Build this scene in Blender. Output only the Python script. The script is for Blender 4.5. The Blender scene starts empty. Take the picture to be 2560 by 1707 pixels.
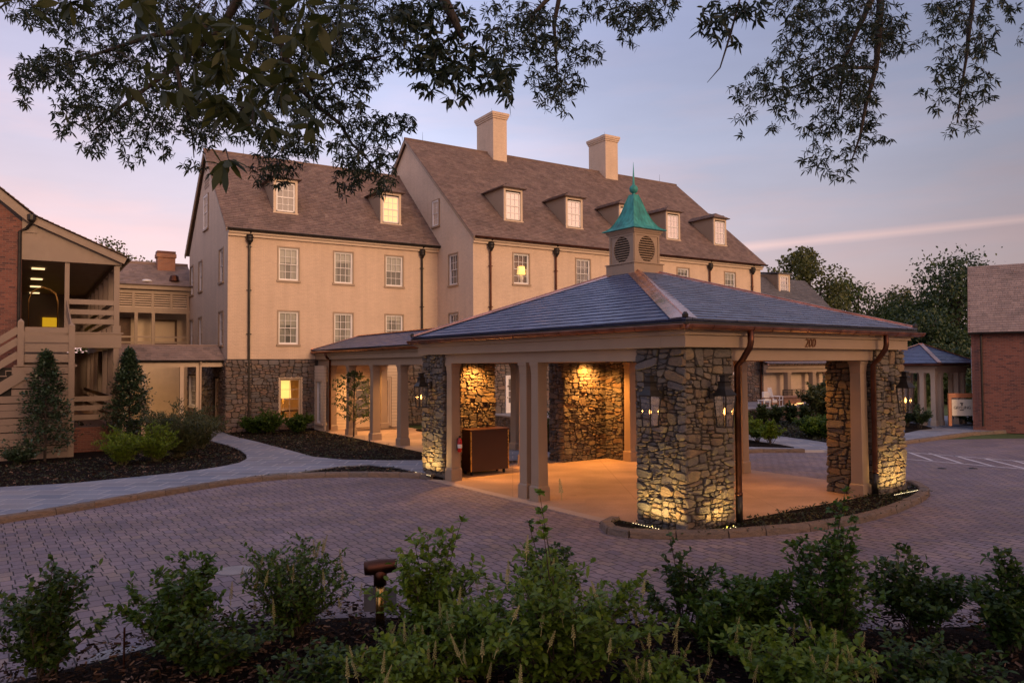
import bpy, math, random
import numpy as np
from mathutils import Vector, Matrix
rng = np.random.default_rng(7); random.seed(7)
SC = bpy.context.scene; COL = SC.collection
rad = math.radians

# ---------------------------------------------------------------- camera
HC = 3.4; FPX = 1890.97; PITCH = rad(1.807); ROLL = rad(-.35)
_F = Vector((0, math.cos(PITCH), math.sin(PITCH))); _U0 = Vector((0, -math.sin(PITCH), math.cos(PITCH))); _R0 = Vector((1, 0, 0))
_R = _R0*math.cos(ROLL) + _U0*math.sin(ROLL); _U = _U0*math.cos(ROLL) - _R0*math.sin(ROLL)
cd = bpy.data.cameras.new('camera'); cam = bpy.data.objects.new('camera', cd); COL.objects.link(cam)
cd.sensor_width = 36; cd.lens = FPX/2560*36; cd.clip_start = .1; cd.clip_end = 3000
M = Matrix((( _R.x, _U.x, -_F.x, 0), (_R.y, _U.y, -_F.y, 0), (_R.z, _U.z, -_F.z, HC), (0, 0, 0, 1)))
cam.matrix_world = M; SC.camera = cam
def ray(px, py): return (_R*((px-1280)/FPX) - _U*((py-853.5)/FPX) + _F)
def G(px, py, z=0.):            # where the line of sight of a photo pixel meets a level plane
    d = ray(px, py); t = (z-HC)/d.z; return Vector((d.x*t, d.y*t, z))
def A(px, py, dist):            # a point at a given depth
    d = ray(px, py); return Vector((d.x*dist, d.y*dist, HC+d.z*dist))

# ---------------------------------------------------------------- light
SUN_DIR = Vector((.60, -.80, .235)).normalized()      # towards the afterglow, right behind the camera
SUN_E, SUN_ANG = 1.5, 16
SKY_K = 1.12
EXPOSURE = 0.0
ld = bpy.data.lights.new('sun', 'SUN'); sun = bpy.data.objects.new('sun', ld); COL.objects.link(sun)
ld.energy = SUN_E; ld.angle = rad(SUN_ANG); ld.color = (1, .63, .36)
sun.rotation_euler = SUN_DIR.to_track_quat('Z', 'Y').to_euler()
W = bpy.data.worlds.new('World'); SC.world = W; W.use_nodes = True
def build_world():
    nt = W.node_tree; N = nt.nodes; L = nt.links; N.clear()
    out = N.new('ShaderNodeOutputWorld'); bg = N.new('ShaderNodeBackground'); L.new(bg.outputs[0], out.inputs[0])
    tc = N.new('ShaderNodeTexCoord'); sp = N.new('ShaderNodeSeparateXYZ'); L.new(tc.outputs['Generated'], sp.inputs[0])
    # elevation ramp of the dusk sky opposite the sunset: rose at the horizon, lavender blue above
    rp = N.new('ShaderNodeValToRGB'); e = rp.color_ramp.elements
    e[0].position = 0; e[0].color = (.80, .50, .50, 1); e[1].position = 1; e[1].color = (.30, .34, .52, 1)
    for p, c in ((.10, (.84, .62, .64)), (.19, (.68, .62, .74)), (.28, (.545, .565, .755)), (.40, (.42, .455, .68)), (.6, (.34, .38, .58))):
        q = e.new(p); q.color = (*c, 1)
    L.new(sp.outputs['Z'], rp.inputs[0])
    # thin drifting streaks of cloud
    mp = N.new('ShaderNodeMapping'); mp.inputs['Scale'].default_value = (2.2, 2.2, 13); mp.inputs['Rotation'].default_value = (rad(4), rad(-5), 0)
    L.new(tc.outputs['Generated'], mp.inputs[0])
    nz = N.new('ShaderNodeTexNoise'); nz.inputs['Scale'].default_value = 1.6; nz.inputs['Detail'].default_value = 7; nz.inputs['Roughness'].default_value = .55
    L.new(mp.outputs[0], nz.inputs['Vector'])
    cr = N.new('ShaderNodeValToRGB'); cr.color_ramp.elements[0].position = .46; cr.color_ramp.elements[1].position = .70
    L.new(nz.outputs['Fac'], cr.inputs[0])
    fade = N.new('ShaderNodeMapRange'); fade.inputs[1].default_value = .02; fade.inputs[2].default_value = .42; fade.inputs[3].default_value = .75; fade.inputs[4].default_value = .0
    L.new(sp.outputs['Z'], fade.inputs[0])
    mu = N.new('ShaderNodeMath'); mu.operation = 'MULTIPLY'; L.new(cr.outputs[0], mu.inputs[0]); L.new(fade.outputs[0], mu.inputs[1])
    mx = N.new('ShaderNodeMixRGB'); mx.inputs[2].default_value = (.93, .62, .62, 1); L.new(mu.outputs[0], mx.inputs[0]); L.new(rp.outputs[0], mx.inputs[1])
    # a second, finer veil that breaks the gradient, and one long contrail-like streak low on the right
    nz2 = N.new('ShaderNodeTexNoise'); nz2.inputs['Scale'].default_value = 3.1; nz2.inputs['Detail'].default_value = 9
    mp2 = N.new('ShaderNodeMapping'); mp2.inputs['Scale'].default_value = (1.2, 1.2, 5); mp2.inputs['Location'].default_value = (3, 1, 0); L.new(tc.outputs['Generated'], mp2.inputs[0]); L.new(mp2.outputs[0], nz2.inputs['Vector'])
    v2 = N.new('ShaderNodeMapRange'); v2.inputs[1].default_value = .3; v2.inputs[2].default_value = .7; v2.inputs[3].default_value = .93; v2.inputs[4].default_value = 1.07; L.new(nz2.outputs['Fac'], v2.inputs[0])
    m3 = N.new('ShaderNodeMixRGB'); m3.blend_type = 'MULTIPLY'; m3.inputs[0].default_value = 1; L.new(mx.outputs[0], m3.inputs[1]); L.new(v2.outputs[0], m3.inputs[2])
    # streak: distance of the view direction from a slightly tilted great circle
    def dotn(v):
        d = N.new('ShaderNodeVectorMath'); d.operation = 'DOT_PRODUCT'; d.inputs[1].default_value = v; L.new(tc.outputs['Generated'], d.inputs[0]); return d
    a, b = ray(1885, 617).normalized(), ray(2560, 549).normalized()
    dn = dotn(a.cross(b).normalized()); ab = N.new('ShaderNodeMath'); ab.operation = 'ABSOLUTE'; L.new(dn.outputs['Value'], ab.inputs[0])
    ns = N.new('ShaderNodeMath'); ns.operation = 'MULTIPLY_ADD'; ns.inputs[1].default_value = .012; ns.inputs[2].default_value = -.006; L.new(nz.outputs['Fac'], ns.inputs[0])
    ad = N.new('ShaderNodeMath'); ad.operation = 'ADD'; L.new(ab.outputs[0], ad.inputs[0]); L.new(ns.outputs[0], ad.inputs[1])
    sr = N.new('ShaderNodeMapRange'); sr.inputs[1].default_value = .001; sr.inputs[2].default_value = .008; sr.inputs[3].default_value = .95; sr.inputs[4].default_value = 0; L.new(ad.outputs[0], sr.inputs[0])
    dx = dotn(ray(2350, 570).normalized()); dr = N.new('ShaderNodeMapRange'); dr.inputs[1].default_value = .925; dr.inputs[2].default_value = .975; L.new(dx.outputs['Value'], dr.inputs[0])
    m4 = N.new('ShaderNodeMath'); m4.operation = 'MULTIPLY'; L.new(sr.outputs[0], m4.inputs[0]); L.new(dr.outputs[0], m4.inputs[1])
    mk = N.new('ShaderNodeMixRGB'); mk.inputs[2].default_value = (1.15, .80, .78, 1); L.new(m4.outputs[0], mk.inputs[0]); L.new(m3.outputs[0], mk.inputs[1])
    # the sky dims towards the right of the view and glows warm around the sunset behind
    dl = dotn(Vector((.95, .30, 0)).normalized()); rl = N.new('ShaderNodeMapRange'); rl.inputs[1].default_value = .15; rl.inputs[2].default_value = .86; rl.inputs[3].default_value = 1.10; rl.inputs[4].default_value = .36; L.new(dl.outputs['Value'], rl.inputs[0])
    m5 = N.new('ShaderNodeMixRGB'); m5.blend_type = 'MULTIPLY'; m5.inputs[0].default_value = 1; L.new(mk.outputs[0], m5.inputs[1]); L.new(rl.outputs[0], m5.inputs[2])
    dL = dotn(Vector((-.9, .44, 0)).normalized()); lL = N.new('ShaderNodeMapRange'); lL.inputs[1].default_value = .5; lL.inputs[2].default_value = .9; L.new(dL.outputs['Value'], lL.inputs[0])
    mL = N.new('ShaderNodeMixRGB'); mL.blend_type = 'MULTIPLY'; mL.inputs[2].default_value = (.96, .82, .76, 1); L.new(lL.outputs[0], mL.inputs[0]); L.new(m5.outputs[0], mL.inputs[1]); m5 = mL
    dg = dotn(SUN_DIR); gr = N.new('ShaderNodeMapRange'); gr.interpolation_type = 'SMOOTHSTEP'; gr.inputs[1].default_value = .45; gr.inputs[2].default_value = 1.0; L.new(dg.outputs['Value'], gr.inputs[0])
    m6 = N.new('ShaderNodeMixRGB'); m6.inputs[2].default_value = (1.5, .80, .52, 1); L.new(gr.outputs[0], m6.inputs[0]); L.new(m5.outputs[0], m6.inputs[1])
    # the physical sky of a sun on the horizon lies under it
    sk = N.new('ShaderNodeTexSky'); sk.sky_type = 'NISHITA'; sk.sun_disc = False; sk.sun_elevation = math.asin(SUN_DIR.z); sk.sun_rotation = math.atan2(SUN_DIR.x, SUN_DIR.y)
    sm = N.new('ShaderNodeMixRGB'); sm.blend_type = 'ADD'; sm.inputs[0].default_value = .012; L.new(m6.outputs[0], sm.inputs[1]); L.new(sk.outputs[0], sm.inputs[2])
    L.new(sm.outputs[0], bg.inputs[0]); bg.inputs[1].default_value = SKY_K
build_world()
vs = SC.view_settings; vs.view_transform = 'Standard'; vs.look = 'None'; vs.exposure = EXPOSURE; vs.gamma = 1; vs.use_curve_mapping = False
SC.cycles.use_denoising = True
try: SC.cycles.denoiser = 'OPENIMAGEDENOISE'
except Exception: pass
SC.cycles.max_bounces = 6; SC.cycles.transparent_max_bounces = 12; SC.cycles.sample_clamp_indirect = 4

# ---------------------------------------------------------------- materials
MAT = {}
class NT:
    def __init__(s, name):
        s.m = bpy.data.materials.new(name); s.m.use_nodes = True; s.t = s.m.node_tree; s.p = s.t.nodes['Principled BSDF']; s.out = s.t.nodes['Material Output']; MAT[name] = s.m
    def n(s, k, **kw):
        x = s.t.nodes.new('ShaderNode'+k)
        for a, b in kw.items(): setattr(x, a, b)
        return x
    def l(s, a, b): s.t.links.new(a, b)
    def noise(s, scale, detail=4, vec=None, rough=.5):
        x = s.n('TexNoise'); x.inputs['Scale'].default_value = scale; x.inputs['Detail'].default_value = detail; x.inputs['Roughness'].default_value = rough
        s.l(vec or s.obj(), x.inputs['Vector']); return x.outputs['Fac']
    def obj(s):
        if not hasattr(s, '_o'): s._o = s.n('TexCoord').outputs['Object']
        return s._o
    def ramp(s, fac, stops):
        x = s.n('ValToRGB'); e = x.color_ramp.elements; e[0].position, e[-1].position = stops[0][0], stops[-1][0]
        e[0].color = (*stops[0][1], 1); e[-1].color = (*stops[-1][1], 1)
        for p, c in stops[1:-1]: e.new(p).color = (*c, 1)
        s.l(fac, x.inputs[0]); return x.outputs[0]
    def rng(s, fac, a, b, c, d):
        x = s.n('MapRange'); 
        for i, v in enumerate((a, b, c, d)): x.inputs[i+1].default_value = v
        s.l(fac, x.inputs[0]); return x.outputs[0]
    def mix(s, f, a, b, mode='MIX'):
        x = s.n('MixRGB'); x.blend_type = mode
        for i, v in enumerate((f, a, b)):
            if isinstance(v, (int, float)): x.inputs[i].default_value = v if i == 0 else (v, v, v, 1)
            elif isinstance(v, tuple): x.inputs[i].default_value = (*v, 1)
            else: s.l(v, x.inputs[i])
        return x.outputs[0]
    def bump(s, h, strength, dist=.01, normal=None):
        x = s.n('Bump'); x.inputs['Strength'].default_value = strength; x.inputs['Distance'].default_value = dist; s.l(h, x.inputs['Height'])
        if normal: s.l(normal, x.inputs['Normal'])
        return x.outputs[0]
    def island(s): return s.n('NewGeometry').outputs['Random Per Island']
    def set(s, color=None, rough=None, metal=None, normal=None, spec=None):
        for k, v in (('Base Color', color), ('Roughness', rough), ('Metallic', metal), ('Normal', normal), ('Specular IOR Level', spec)):
            if v is None: continue
            if isinstance(v, tuple): s.p.inputs[k].default_value = (*v, 1)
            elif isinstance(v, (int, float)): s.p.inputs[k].default_value = v
            else: s.l(v, s.p.inputs[k])
        return s.m
def k(c, f): return tuple(min(1, x*f) for x in c)
def plain(name, c, rough=.6, var=.12, scale=3, metal=0, bump=.15, bscale=90, bd=.002, spec=None):
    t = NT(name); f = t.noise(scale, 6)
    col = t.ramp(f, [(.3, k(c, 1-var)), (.7, k(c, 1+var))])
    return t.set(col, t.rng(t.noise(scale*4), .3, .7, max(.02, rough-.08), min(1, rough+.08)), metal, t.bump(t.noise(bscale, 3), bump, bd), spec)
def wallvec(t):       # (x+y, z): wraps courses round a building
    sp = t.n('SeparateXYZ'); t.l(t.obj(), sp.inputs[0]); ad = t.n('Math'); t.l(sp.outputs[0], ad.inputs[0]); t.l(sp.outputs[1], ad.inputs[1])
    cb = t.n('CombineXYZ'); t.l(ad.outputs[0], cb.inputs[0]); t.l(sp.outputs[2], cb.inputs[1]); return cb.outputs[0]
def brick(name, cols, mortar, bw=.22, bh=.075, ms=.01, rough=.75, bstr=.5, vec='wall', bd=.008, offset=.5, weather=.2, sq=1):
    t = NT(name); v = wallvec(t) if vec == 'wall' else t.obj()
    if name == 'pavers':      # interlocking bond: long joints run across the court and jog sideways
        sp = t.n('SeparateXYZ'); t.l(t.obj(), sp.inputs[0]); sn = t.n('Math', operation='PINGPONG'); sn.inputs[1].default_value = .31; t.l(sp.outputs[1], sn.inputs[0])
        gt = t.n('Math', operation='GREATER_THAN'); gt.inputs[1].default_value = .155; t.l(sn.outputs[0], gt.inputs[0]); ma = t.n('Math', operation='MULTIPLY_ADD'); ma.inputs[1].default_value = .045; t.l(gt.outputs[0], ma.inputs[0]); t.l(sp.outputs[0], ma.inputs[2])
        cb = t.n('CombineXYZ'); t.l(sp.outputs[1], cb.inputs[0]); t.l(ma.outputs[0], cb.inputs[1]); v = cb.outputs[0]
    b = t.n('TexBrick'); b.inputs['Scale'].default_value = 1; b.inputs['Mortar Size'].default_value = ms; b.inputs['Mortar Smooth'].default_value = .3
    b.inputs['Brick Width'].default_value = bw; b.inputs['Row Height'].default_value = bh; b.offset = offset; b.squash = sq
    b.inputs['Color1'].default_value = (0, 0, 0, 1); b.inputs['Color2'].default_value = (1, 1, 1, 1); b.inputs['Mortar'].default_value = (.5, .5, .5, 1); b.inputs['Bias'].default_value = 0
    wob = t.n('TexNoise'); wob.inputs['Scale'].default_value = 3; t.l(v, wob.inputs['Vector'])
    wv = t.mix(.004, v, wob.outputs['Color'], 'ADD'); t.l(wv, b.inputs['Vector'])
    col = t.ramp(b.outputs['Color'], [(i/(len(cols)-1), c) for i, c in enumerate(cols)])
    dirt = t.ramp(t.noise(.7, 7), [(.3, (1-weather,)*3), (.7, (1+weather*.4,)*3)]); fine = t.ramp(t.noise(24, 5), [(.3, (.88,)*3), (.7, (1.1,)*3)])
    if name in ('pavers', 'slab_concrete', 'bluestone'):     # worn tracks, damp patches and oil spots
        mp = t.n('Mapping'); mp.inputs['Scale'].default_value = (.10, .55, 1); t.l(t.obj(), mp.inputs[0]); col = t.mix(1, col, t.ramp(t.noise(1, 5, mp.outputs[0]), [(.32, (.80, .79, .80)), (.62, (1.12, 1.1, 1.1))]), 'MULTIPLY')
        col = t.mix(t.rng(t.noise(1.6, 4), .68, .76, 0, .55), col, tuple(x*.45 for x in cols[0])); col = t.mix(t.rng(t.noise(5.5, 3), .70, .74, 0, .35), col, tuple(min(1, x*1.7) for x in cols[0]))
    if name == 'painted_brick':                               # rain streaks and patched paint
        mp = t.n('Mapping'); mp.inputs['Scale'].default_value = (2.6, 2.6, .16); t.l(t.obj(), mp.inputs[0]); col = t.mix(1, col, t.ramp(t.noise(1, 6, mp.outputs[0]), [(.3, (.91, .905, .90)), (.62, (1.03, 1.03, 1.03))]), 'MULTIPLY')
        col = t.mix(t.rng(t.noise(.33, 3), .56, .6, 0, .10), col, (.50, .36, .25))
    col = t.mix(b.outputs['Fac'], t.mix(1, t.mix(1, col, dirt, 'MULTIPLY'), fine, 'MULTIPLY'), mortar)
    h = t.mix(b.outputs['Fac'], t.rng(t.noise(40, 4), 0, 1, .75, 1), 0.0)
    return t.set(col, rough, 0, t.bump(h, bstr, bd))
brick('painted_brick', [(.60, .45, .33), (.66, .50, .365), (.635, .48, .345)], (.56, .42, .305), bstr=.55, weather=.1)
brick('red_brick', [(.15, .05, .035), (.22, .075, .048), (.19, .065, .043), (.08, .028, .025)], (.17, .10, .08), weather=.25)
brick('orange_brick', [(.36, .13, .06), (.46, .18, .085), (.30, .11, .06)], (.36, .26, .2))
brick('pavers', [(.195, .148, .165), (.235, .178, .188), (.205, .165, .195), (.265, .198, .17), (.165, .135, .165), (.27, .20, .19), (.22, .17, .19)], (.02, .013, .014), bw=.31, bh=.205, ms=.011, vec='flat', bstr=.8, bd=.012, rough=.7, weather=.22)
brick('bluestone', [(.17, .205, .265), (.235, .26, .31), (.20, .225, .275), (.265, .27, .295), (.19, .22, .29)], (.42, .41, .43), bw=.95, bh=.66, ms=.024, vec='flat', bstr=.4, rough=.62, offset=.37, weather=.2)
brick('slab_concrete', [(.36, .245, .17), (.42, .285, .195), (.39, .265, .185)], (.20, .13, .09), bw=3.1, bh=2.75, ms=.007, vec='flat', bstr=.3, rough=.72, offset=0, weather=.3)
brick('coping', [(.27, .27, .29), (.31, .30, .31)], (.2, .2, .2), bw=1.1, bh=2, ms=.006, rough=.6)
plain('trim_paint', (.315, .225, .152), .5, .05, 2, bump=.06)
plain('trim_light', (.56, .43, .31), .5, .05, 2, bump=.06)
plain('soffit_paint', (.60, .46, .31), .55, .05)
plain('white_paint', (.76, .73, .70), .4, .04, 2, bump=.05)
plain('concrete_edge', (.40, .31, .25), .7, .1, 2)
plain('mortar', (.04, .033, .027), .9, .2, 12, bump=.5)
plain('copper', (.68, .36, .26), .28, .25, 1.6, metal=1, bump=.08, bscale=12)
plain('gutter_copper', (.36, .165, .105), .36, .35, 2.2, metal=1, bump=.1, bscale=14)
plain('dark_brass', (.26, .15, .05), .42, .2, 4, metal=1)
plain('old_copper', (.11, .048, .032), .45, .35, 2.2, metal=1, bump=.1, bscale=14)
plain('bronze_dark', (.035, .03, .026), .42, .3, 4, metal=.6)
plain('iron_black', (.012, .011, .011), .45, .2, 8, metal=.5)
plain('brass', (.62, .40, .13), .28, .15, 4, metal=1, bump=.05)
plain('lead_grey', (.17, .17, .19), .5, .15, 3, metal=.3)
plain('red_enamel', (.42, .012, .012), .25, .08)
plain('mahogany', (.042, .013, .009), .4, .12, .8)
plain('orange_wood', (.42, .15, .06), .5, .15, 4)
plain('teak', (.30, .15, .08), .55, .2, 4)
plain('cushion', (.62, .58, .55), .85, .06)
plain('skin', (.56, .30, .22), .55, .08, 12)
plain('hair_brown', (.05, .02, .013), .5, .3, 30)
plain('shirt_blue', (.085, .10, .24), .8, .15, 20)
plain('shorts_dark', (.02, .018, .03), .85, .2)
plain('shirt_white', (.72, .70, .70), .8, .05)
plain('sign_cream', (.68, .60, .46), .6, .05)
plain('ink', (.012, .01, .01), .6, .1)
plain('gold_letters', (.22, .10, .05), .4, .1, metal=.7)
plain('paint_line', (.55, .52, .54), .65, .22, 4)
plain('bark', (.05, .038, .03), .9, .35, 9, bump=.9, bscale=22, bd=.02)
plain('twig', (.045, .032, .022), .85, .3, 20)
plain('stem_green', (.075, .07, .03), .7, .3, 20)
plain('dark_interior', (.02, .018, .016), .8, .2)
plain('room_wall', (.55, .36, .17), .7, .1)
plain('room_dark', (.10, .045, .02), .6, .3, 6)
plain('gallery_paint', (.26, .195, .145), .6, .07, 1.5)
plain('board_paint', (.25, .185, .14), .6, .08, 1.5)
plain('tree_guard', (.3, .27, .25), .7, .1)
plain('rubber', (.02, .02, .02), .7)
plain('mat_brown', (.09, .055, .04), .95, .3, 40)
plain('cover_plate', (.30, .28, .28), .6, .12, 3, metal=.2)
def mk_stone(name, cols, f=1.0):
    t = NT(name); r = t.island()
    col = t.ramp(r, [(i/(len(cols)-1), k(c, f)) for i, c in enumerate(cols)])
    mp = t.n('Mapping'); mp.inputs['Scale'].default_value = (1, 1, 3.2); t.l(t.obj(), mp.inputs[0])
    off = t.mix(1, mp.outputs[0], t.mix(1, r, (37, 11, 23), 'MULTIPLY'), 'ADD')
    a = t.noise(7, 8, off, .65); b = t.noise(38, 5, off)
    col = t.mix(1, col, t.ramp(a, [(.25, (.55, .55, .58)), (.5, (.98, .95, .9)), (.75, (1.35, 1.2, 1.0))]), 'MULTIPLY')
    col = t.mix(1, col, t.ramp(b, [(.3, (.75,)*3), (.7, (1.2,)*3)]), 'MULTIPLY')
    n1 = t.bump(a, .9, .035); t.set(col, .78, 0, t.bump(b, .6, .008, n1))
mk_stone('field_stone', [(.105, .095, .088), (.17, .14, .105), (.075, .075, .08), (.20, .155, .10), (.12, .105, .095), (.15, .13, .12), (.085, .078, .075), (.18, .125, .08), (.11, .085, .065)])
mk_stone('base_stone', [(.16, .12, .10), (.105, .10, .105), (.20, .135, .10), (.13, .12, .12), (.18, .12, .10), (.145, .135, .14), (.12, .085, .075), (.21, .165, .13)])
mk_stone('kerb_stone', [(.15, .115, .095), (.19, .135, .10), (.135, .115, .105), (.17, .12, .09)])
def mk_tile(name, cols, rough, spec=.5, bs=.25):
    t = NT(name); r = t.island(); col = t.ramp(r, [(i/(len(cols)-1), c) for i, c in enumerate(cols)])
    a = t.noise(1.3, 6); b = t.noise(26, 6)
    col = t.mix(1, t.mix(1, col, t.ramp(a, [(.3, (.82,)*3), (.7, (1.14,)*3)]), 'MULTIPLY'), t.ramp(b, [(.3, (.8,)*3), (.7, (1.15,)*3)]), 'MULTIPLY')
    t.set(col, t.rng(r, 0, 1, rough-.08, rough+.08), 0, t.bump(b, bs, .006), spec)
mk_tile('slate', [(.075, .098, .185), (.105, .128, .215), (.085, .105, .18), (.115, .135, .215), (.08, .10, .17)], .36, .6)
mk_tile('shingle', [(.17, .115, .095), (.225, .155, .125), (.195, .135, .115), (.15, .105, .09), (.24, .175, .145)], .75, .25)
mk_tile('grey_shingle', [(.09, .09, .10), (.125, .12, .13), (.105, .10, .11)], .7, .3)
mk_tile('pale_shingle', [(.24, .175, .15), (.30, .22, .185), (.27, .20, .175), (.21, .16, .14)], .75, .25)
def mk_verd():
    t = NT('verdigris'); a = t.noise(2.2, 7); mp = t.n('Mapping'); mp.inputs['Scale'].default_value = (9, 9, .9); t.l(t.obj(), mp.inputs[0]); b = t.noise(1.5, 6, mp.outputs[0])
    col = t.mix(1, t.ramp(a, [(.28, (.02, .12, .115)), (.5, (.035, .27, .235)), (.75, (.08, .36, .30))]), t.ramp(b, [(.3, (.65,)*3), (.65, (1.15,)*3)]), 'MULTIPLY')
    t.set(col, .62, .1, t.bump(b, .2, .01))
mk_verd()
def mk_siding():
    t = NT('clapboard'); sp = t.n('SeparateXYZ'); t.l(t.obj(), sp.inputs[0])
    f = t.n('Math'); f.operation = 'MULTIPLY'; f.inputs[1].default_value = 1/.17; t.l(sp.outputs[2], f.inputs[0]); fr = t.n('Math'); fr.operation = 'FRACT'; t.l(f.outputs[0], fr.inputs[0])
    col = t.mix(1, t.ramp(t.noise(2, 5), [(.3, (.60, .47, .34)), (.7, (.66, .52, .38))]), t.ramp(fr.outputs[0], [(0, (.45,)*3), (.05, (.5,)*3), (.09, (1,)*3), (1, (1,)*3)]), 'MULTIPLY')
    t.set(col, .5, 0, t.bump(t.rng(fr.outputs[0], 0, 1, 1, 0), .9, .03))
mk_siding()
def mk_pane(name, c, gl=.3, curtain=None):
    t = NT(name); col = c
    if curtain:
        oi = t.n('ObjectInfo').outputs['Random']; mp = t.n('Mapping'); mp.inputs['Scale'].default_value = (24, 24, .5); t.l(t.mix(1, t.obj(), t.mix(1, oi, (9, 5, 0), 'MULTIPLY'), 'ADD'), mp.inputs[0]); fold = t.ramp(t.noise(1, 3, mp.outputs[0]), [(.35, c), (.65, curtain)])
        sp = t.n('SeparateXYZ'); t.l(t.obj(), sp.inputs[0]); ax = t.n('Math', operation='ABSOLUTE'); t.l(sp.outputs[0], ax.inputs[0])
        th = t.n('Math', operation='SUBTRACT'); t.l(ax.outputs[0], th.inputs[0]); t.l(t.rng(oi, 0, 1, .04, .46), th.inputs[1]); part = t.rng(th.outputs[0], 0, .015, .0, 1)       # curtains drawn by a different amount in every window
        bh = t.n('Math', operation='SUBTRACT'); t.l(sp.outputs[2], bh.inputs[0]); w2 = t.n('Math', operation='FRACT'); m7 = t.n('Math', operation='MULTIPLY'); m7.inputs[1].default_value = 7.31; t.l(oi, m7.inputs[0]); t.l(m7.outputs[0], w2.inputs[0]); t.l(t.rng(w2.outputs[0], 0, 1, .55, 1.75), bh.inputs[1])
        col = t.mix(part, tuple(x*.32 for x in c), fold); col = t.mix(t.rng(bh.outputs[0], 0, .01, 0, 1), col, tuple(min(1, x*1.25) for x in curtain))
    t.set(col, .5)
    g = t.n('BsdfGlossy'); g.inputs['Roughness'].default_value = .02; g.inputs['Color'].default_value = (.95, .95, .95, 1)
    wn = t.bump(t.noise(2.2, 2), .04, .05); t.l(wn, g.inputs['Normal'])
    m = t.n('MixShader'); m.inputs[0].default_value = gl; t.l(t.p.outputs[0], m.inputs[1]); t.l(g.outputs[0], m.inputs[2]); t.l(m.outputs[0], t.out.inputs[0])
mk_pane('pane_sheer', (.12, .125, .105), .07, (.22, .22, .185))
mk_pane('pane_dark', (.05, .045, .045), .16, (.10, .09, .085))
mk_pane('pane_dormer', (.30, .20, .16), .62, (.42, .30, .25))
mk_pane('pane_amber', (.14, .065, .025), .12, (.24, .12, .045))
def mk_clear(name, gl=.10):
    t = NT(name); g = t.n('BsdfGlossy'); g.inputs['Roughness'].default_value = .02; tr = t.n('BsdfTransparent'); m = t.n('MixShader'); m.inputs[0].default_value = gl
    t.l(tr.outputs[0], m.inputs[1]); t.l(g.outputs[0], m.inputs[2]); t.l(m.outputs[0], t.out.inputs[0])
mk_clear('clear_glass', .12)
def glow(name, c, s):
    t = NT(name); t.p.inputs['Base Color'].default_value = (*c, 1); t.p.inputs['Emission Color'].default_value = (*c, 1); t.p.inputs['Emission Strength'].default_value = s
glow('lamp_shade_lit', (1, .60, .16), 1.5); glow('flame', (1, .46, .10), 9); glow('led', (1, .80, .45), 3.5); glow('downlight_lens', (1, .66, .28), 9); glow('yellow_lit', (1, .55, .02), .5)
glow('fire_glow', (1, .5, .18), 2.0); glow('ceiling_lit', (1, .72, .36), 1.6); glow('curtain_lit', (1, .66, .34), .55)
def mk_mulch():
    t = NT('mulch'); a = t.noise(30, 8, None, .7); b = t.noise(5, 5)
    t.set(t.ramp(a, [(.3, (.004, .003, .003)), (.55, (.014, .010, .009)), (.72, (.04, .027, .022))]), .95, 0, t.bump(a, 1, .06, t.bump(b, .6, .15)), .1)
mk_mulch()
def mk_chips():
    t = NT('mulch_chips'); t.set(t.ramp(t.island(), [(0, (.008, .006, .005)), (.45, (.03, .02, .016)), (.8, (.075, .045, .033)), (1, (.24, .17, .13))]), .9, spec=.15)
mk_chips()
def mk_grass():
    t = NT('lawn'); a = t.noise(.25, 8); t.set(t.mix(1, t.ramp(a, [(.3, (.035, .06, .015)), (.7, (.075, .105, .025))]), t.ramp(t.noise(3, 6), [(.3, (.8,)*3), (.7, (1.2,)*3)]), 'MULTIPLY'), .9, 0, t.bump(t.noise(6, 6), .5, .2))
mk_grass()
def mk_leaf(name, cols, tr=.3, rough=.5, spec=.35):
    t = NT(name); r = t.island(); col = t.ramp(r, [(i/(len(cols)-1), c) for i, c in enumerate(cols)])
    t.set(col, rough, 0, None, spec); x = t.n('BsdfTranslucent'); t.l(col, x.inputs[0]); m = t.n('MixShader'); m.inputs[0].default_value = tr
    t.l(t.p.outputs[0], m.inputs[1]); t.l(x.outputs[0], m.inputs[2]); t.l(m.outputs[0], t.out.inputs[0])
mk_leaf('oak_leaf', [(.016, .028, .014), (.026, .042, .019), (.02, .034, .02), (.034, .048, .019)], .25)
mk_leaf('oak_leaf_near', [(.034, .044, .010), (.052, .062, .013), (.04, .052, .016)], .4)
mk_leaf('shrub_leaf', [(.035, .075, .010), (.06, .125, .014), (.05, .10, .018), (.10, .17, .018)], .35)
mk_leaf('shrub_dark', [(.02, .044, .010), (.034, .070, .013), (.045, .085, .012), (.075, .125, .016)], .3)
mk_leaf('clethra_leaf', [(.085, .15, .014), (.125, .20, .02), (.10, .17, .022), (.18, .26, .024)], .35)
mk_leaf('flower_spike', [(.28, .27, .10), (.42, .37, .16), (.32, .32, .12)], .2)
mk_leaf('holly_leaf', [(.024, .05, .022), (.04, .075, .035), (.055, .085, .048), (.032, .062, .026)], .1, .32, .5)
mk_leaf('lime_leaf', [(.11, .18, .010), (.16, .24, .016), (.13, .20, .018)], .3)
mk_leaf('olive_leaf', [(.05, .075, .03), (.075, .095, .035), (.09, .09, .035)], .3)
mk_leaf('dogwood_leaf', [(.045, .08, .022), (.07, .115, .03), (.10, .12, .04)], .4)
mk_leaf('far_leaf', [(.042, .07, .018), (.068, .10, .024), (.085, .12, .03), (.055, .08, .025)], .3)
mk_leaf('far_leaf_warm', [(.07, .085, .022), (.10, .11, .03), (.085, .095, .03)], .3)
mk_leaf('far_leaf_dark', [(.022, .042, .016), (.036, .062, .02), (.05, .078, .024)], .25)
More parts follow.
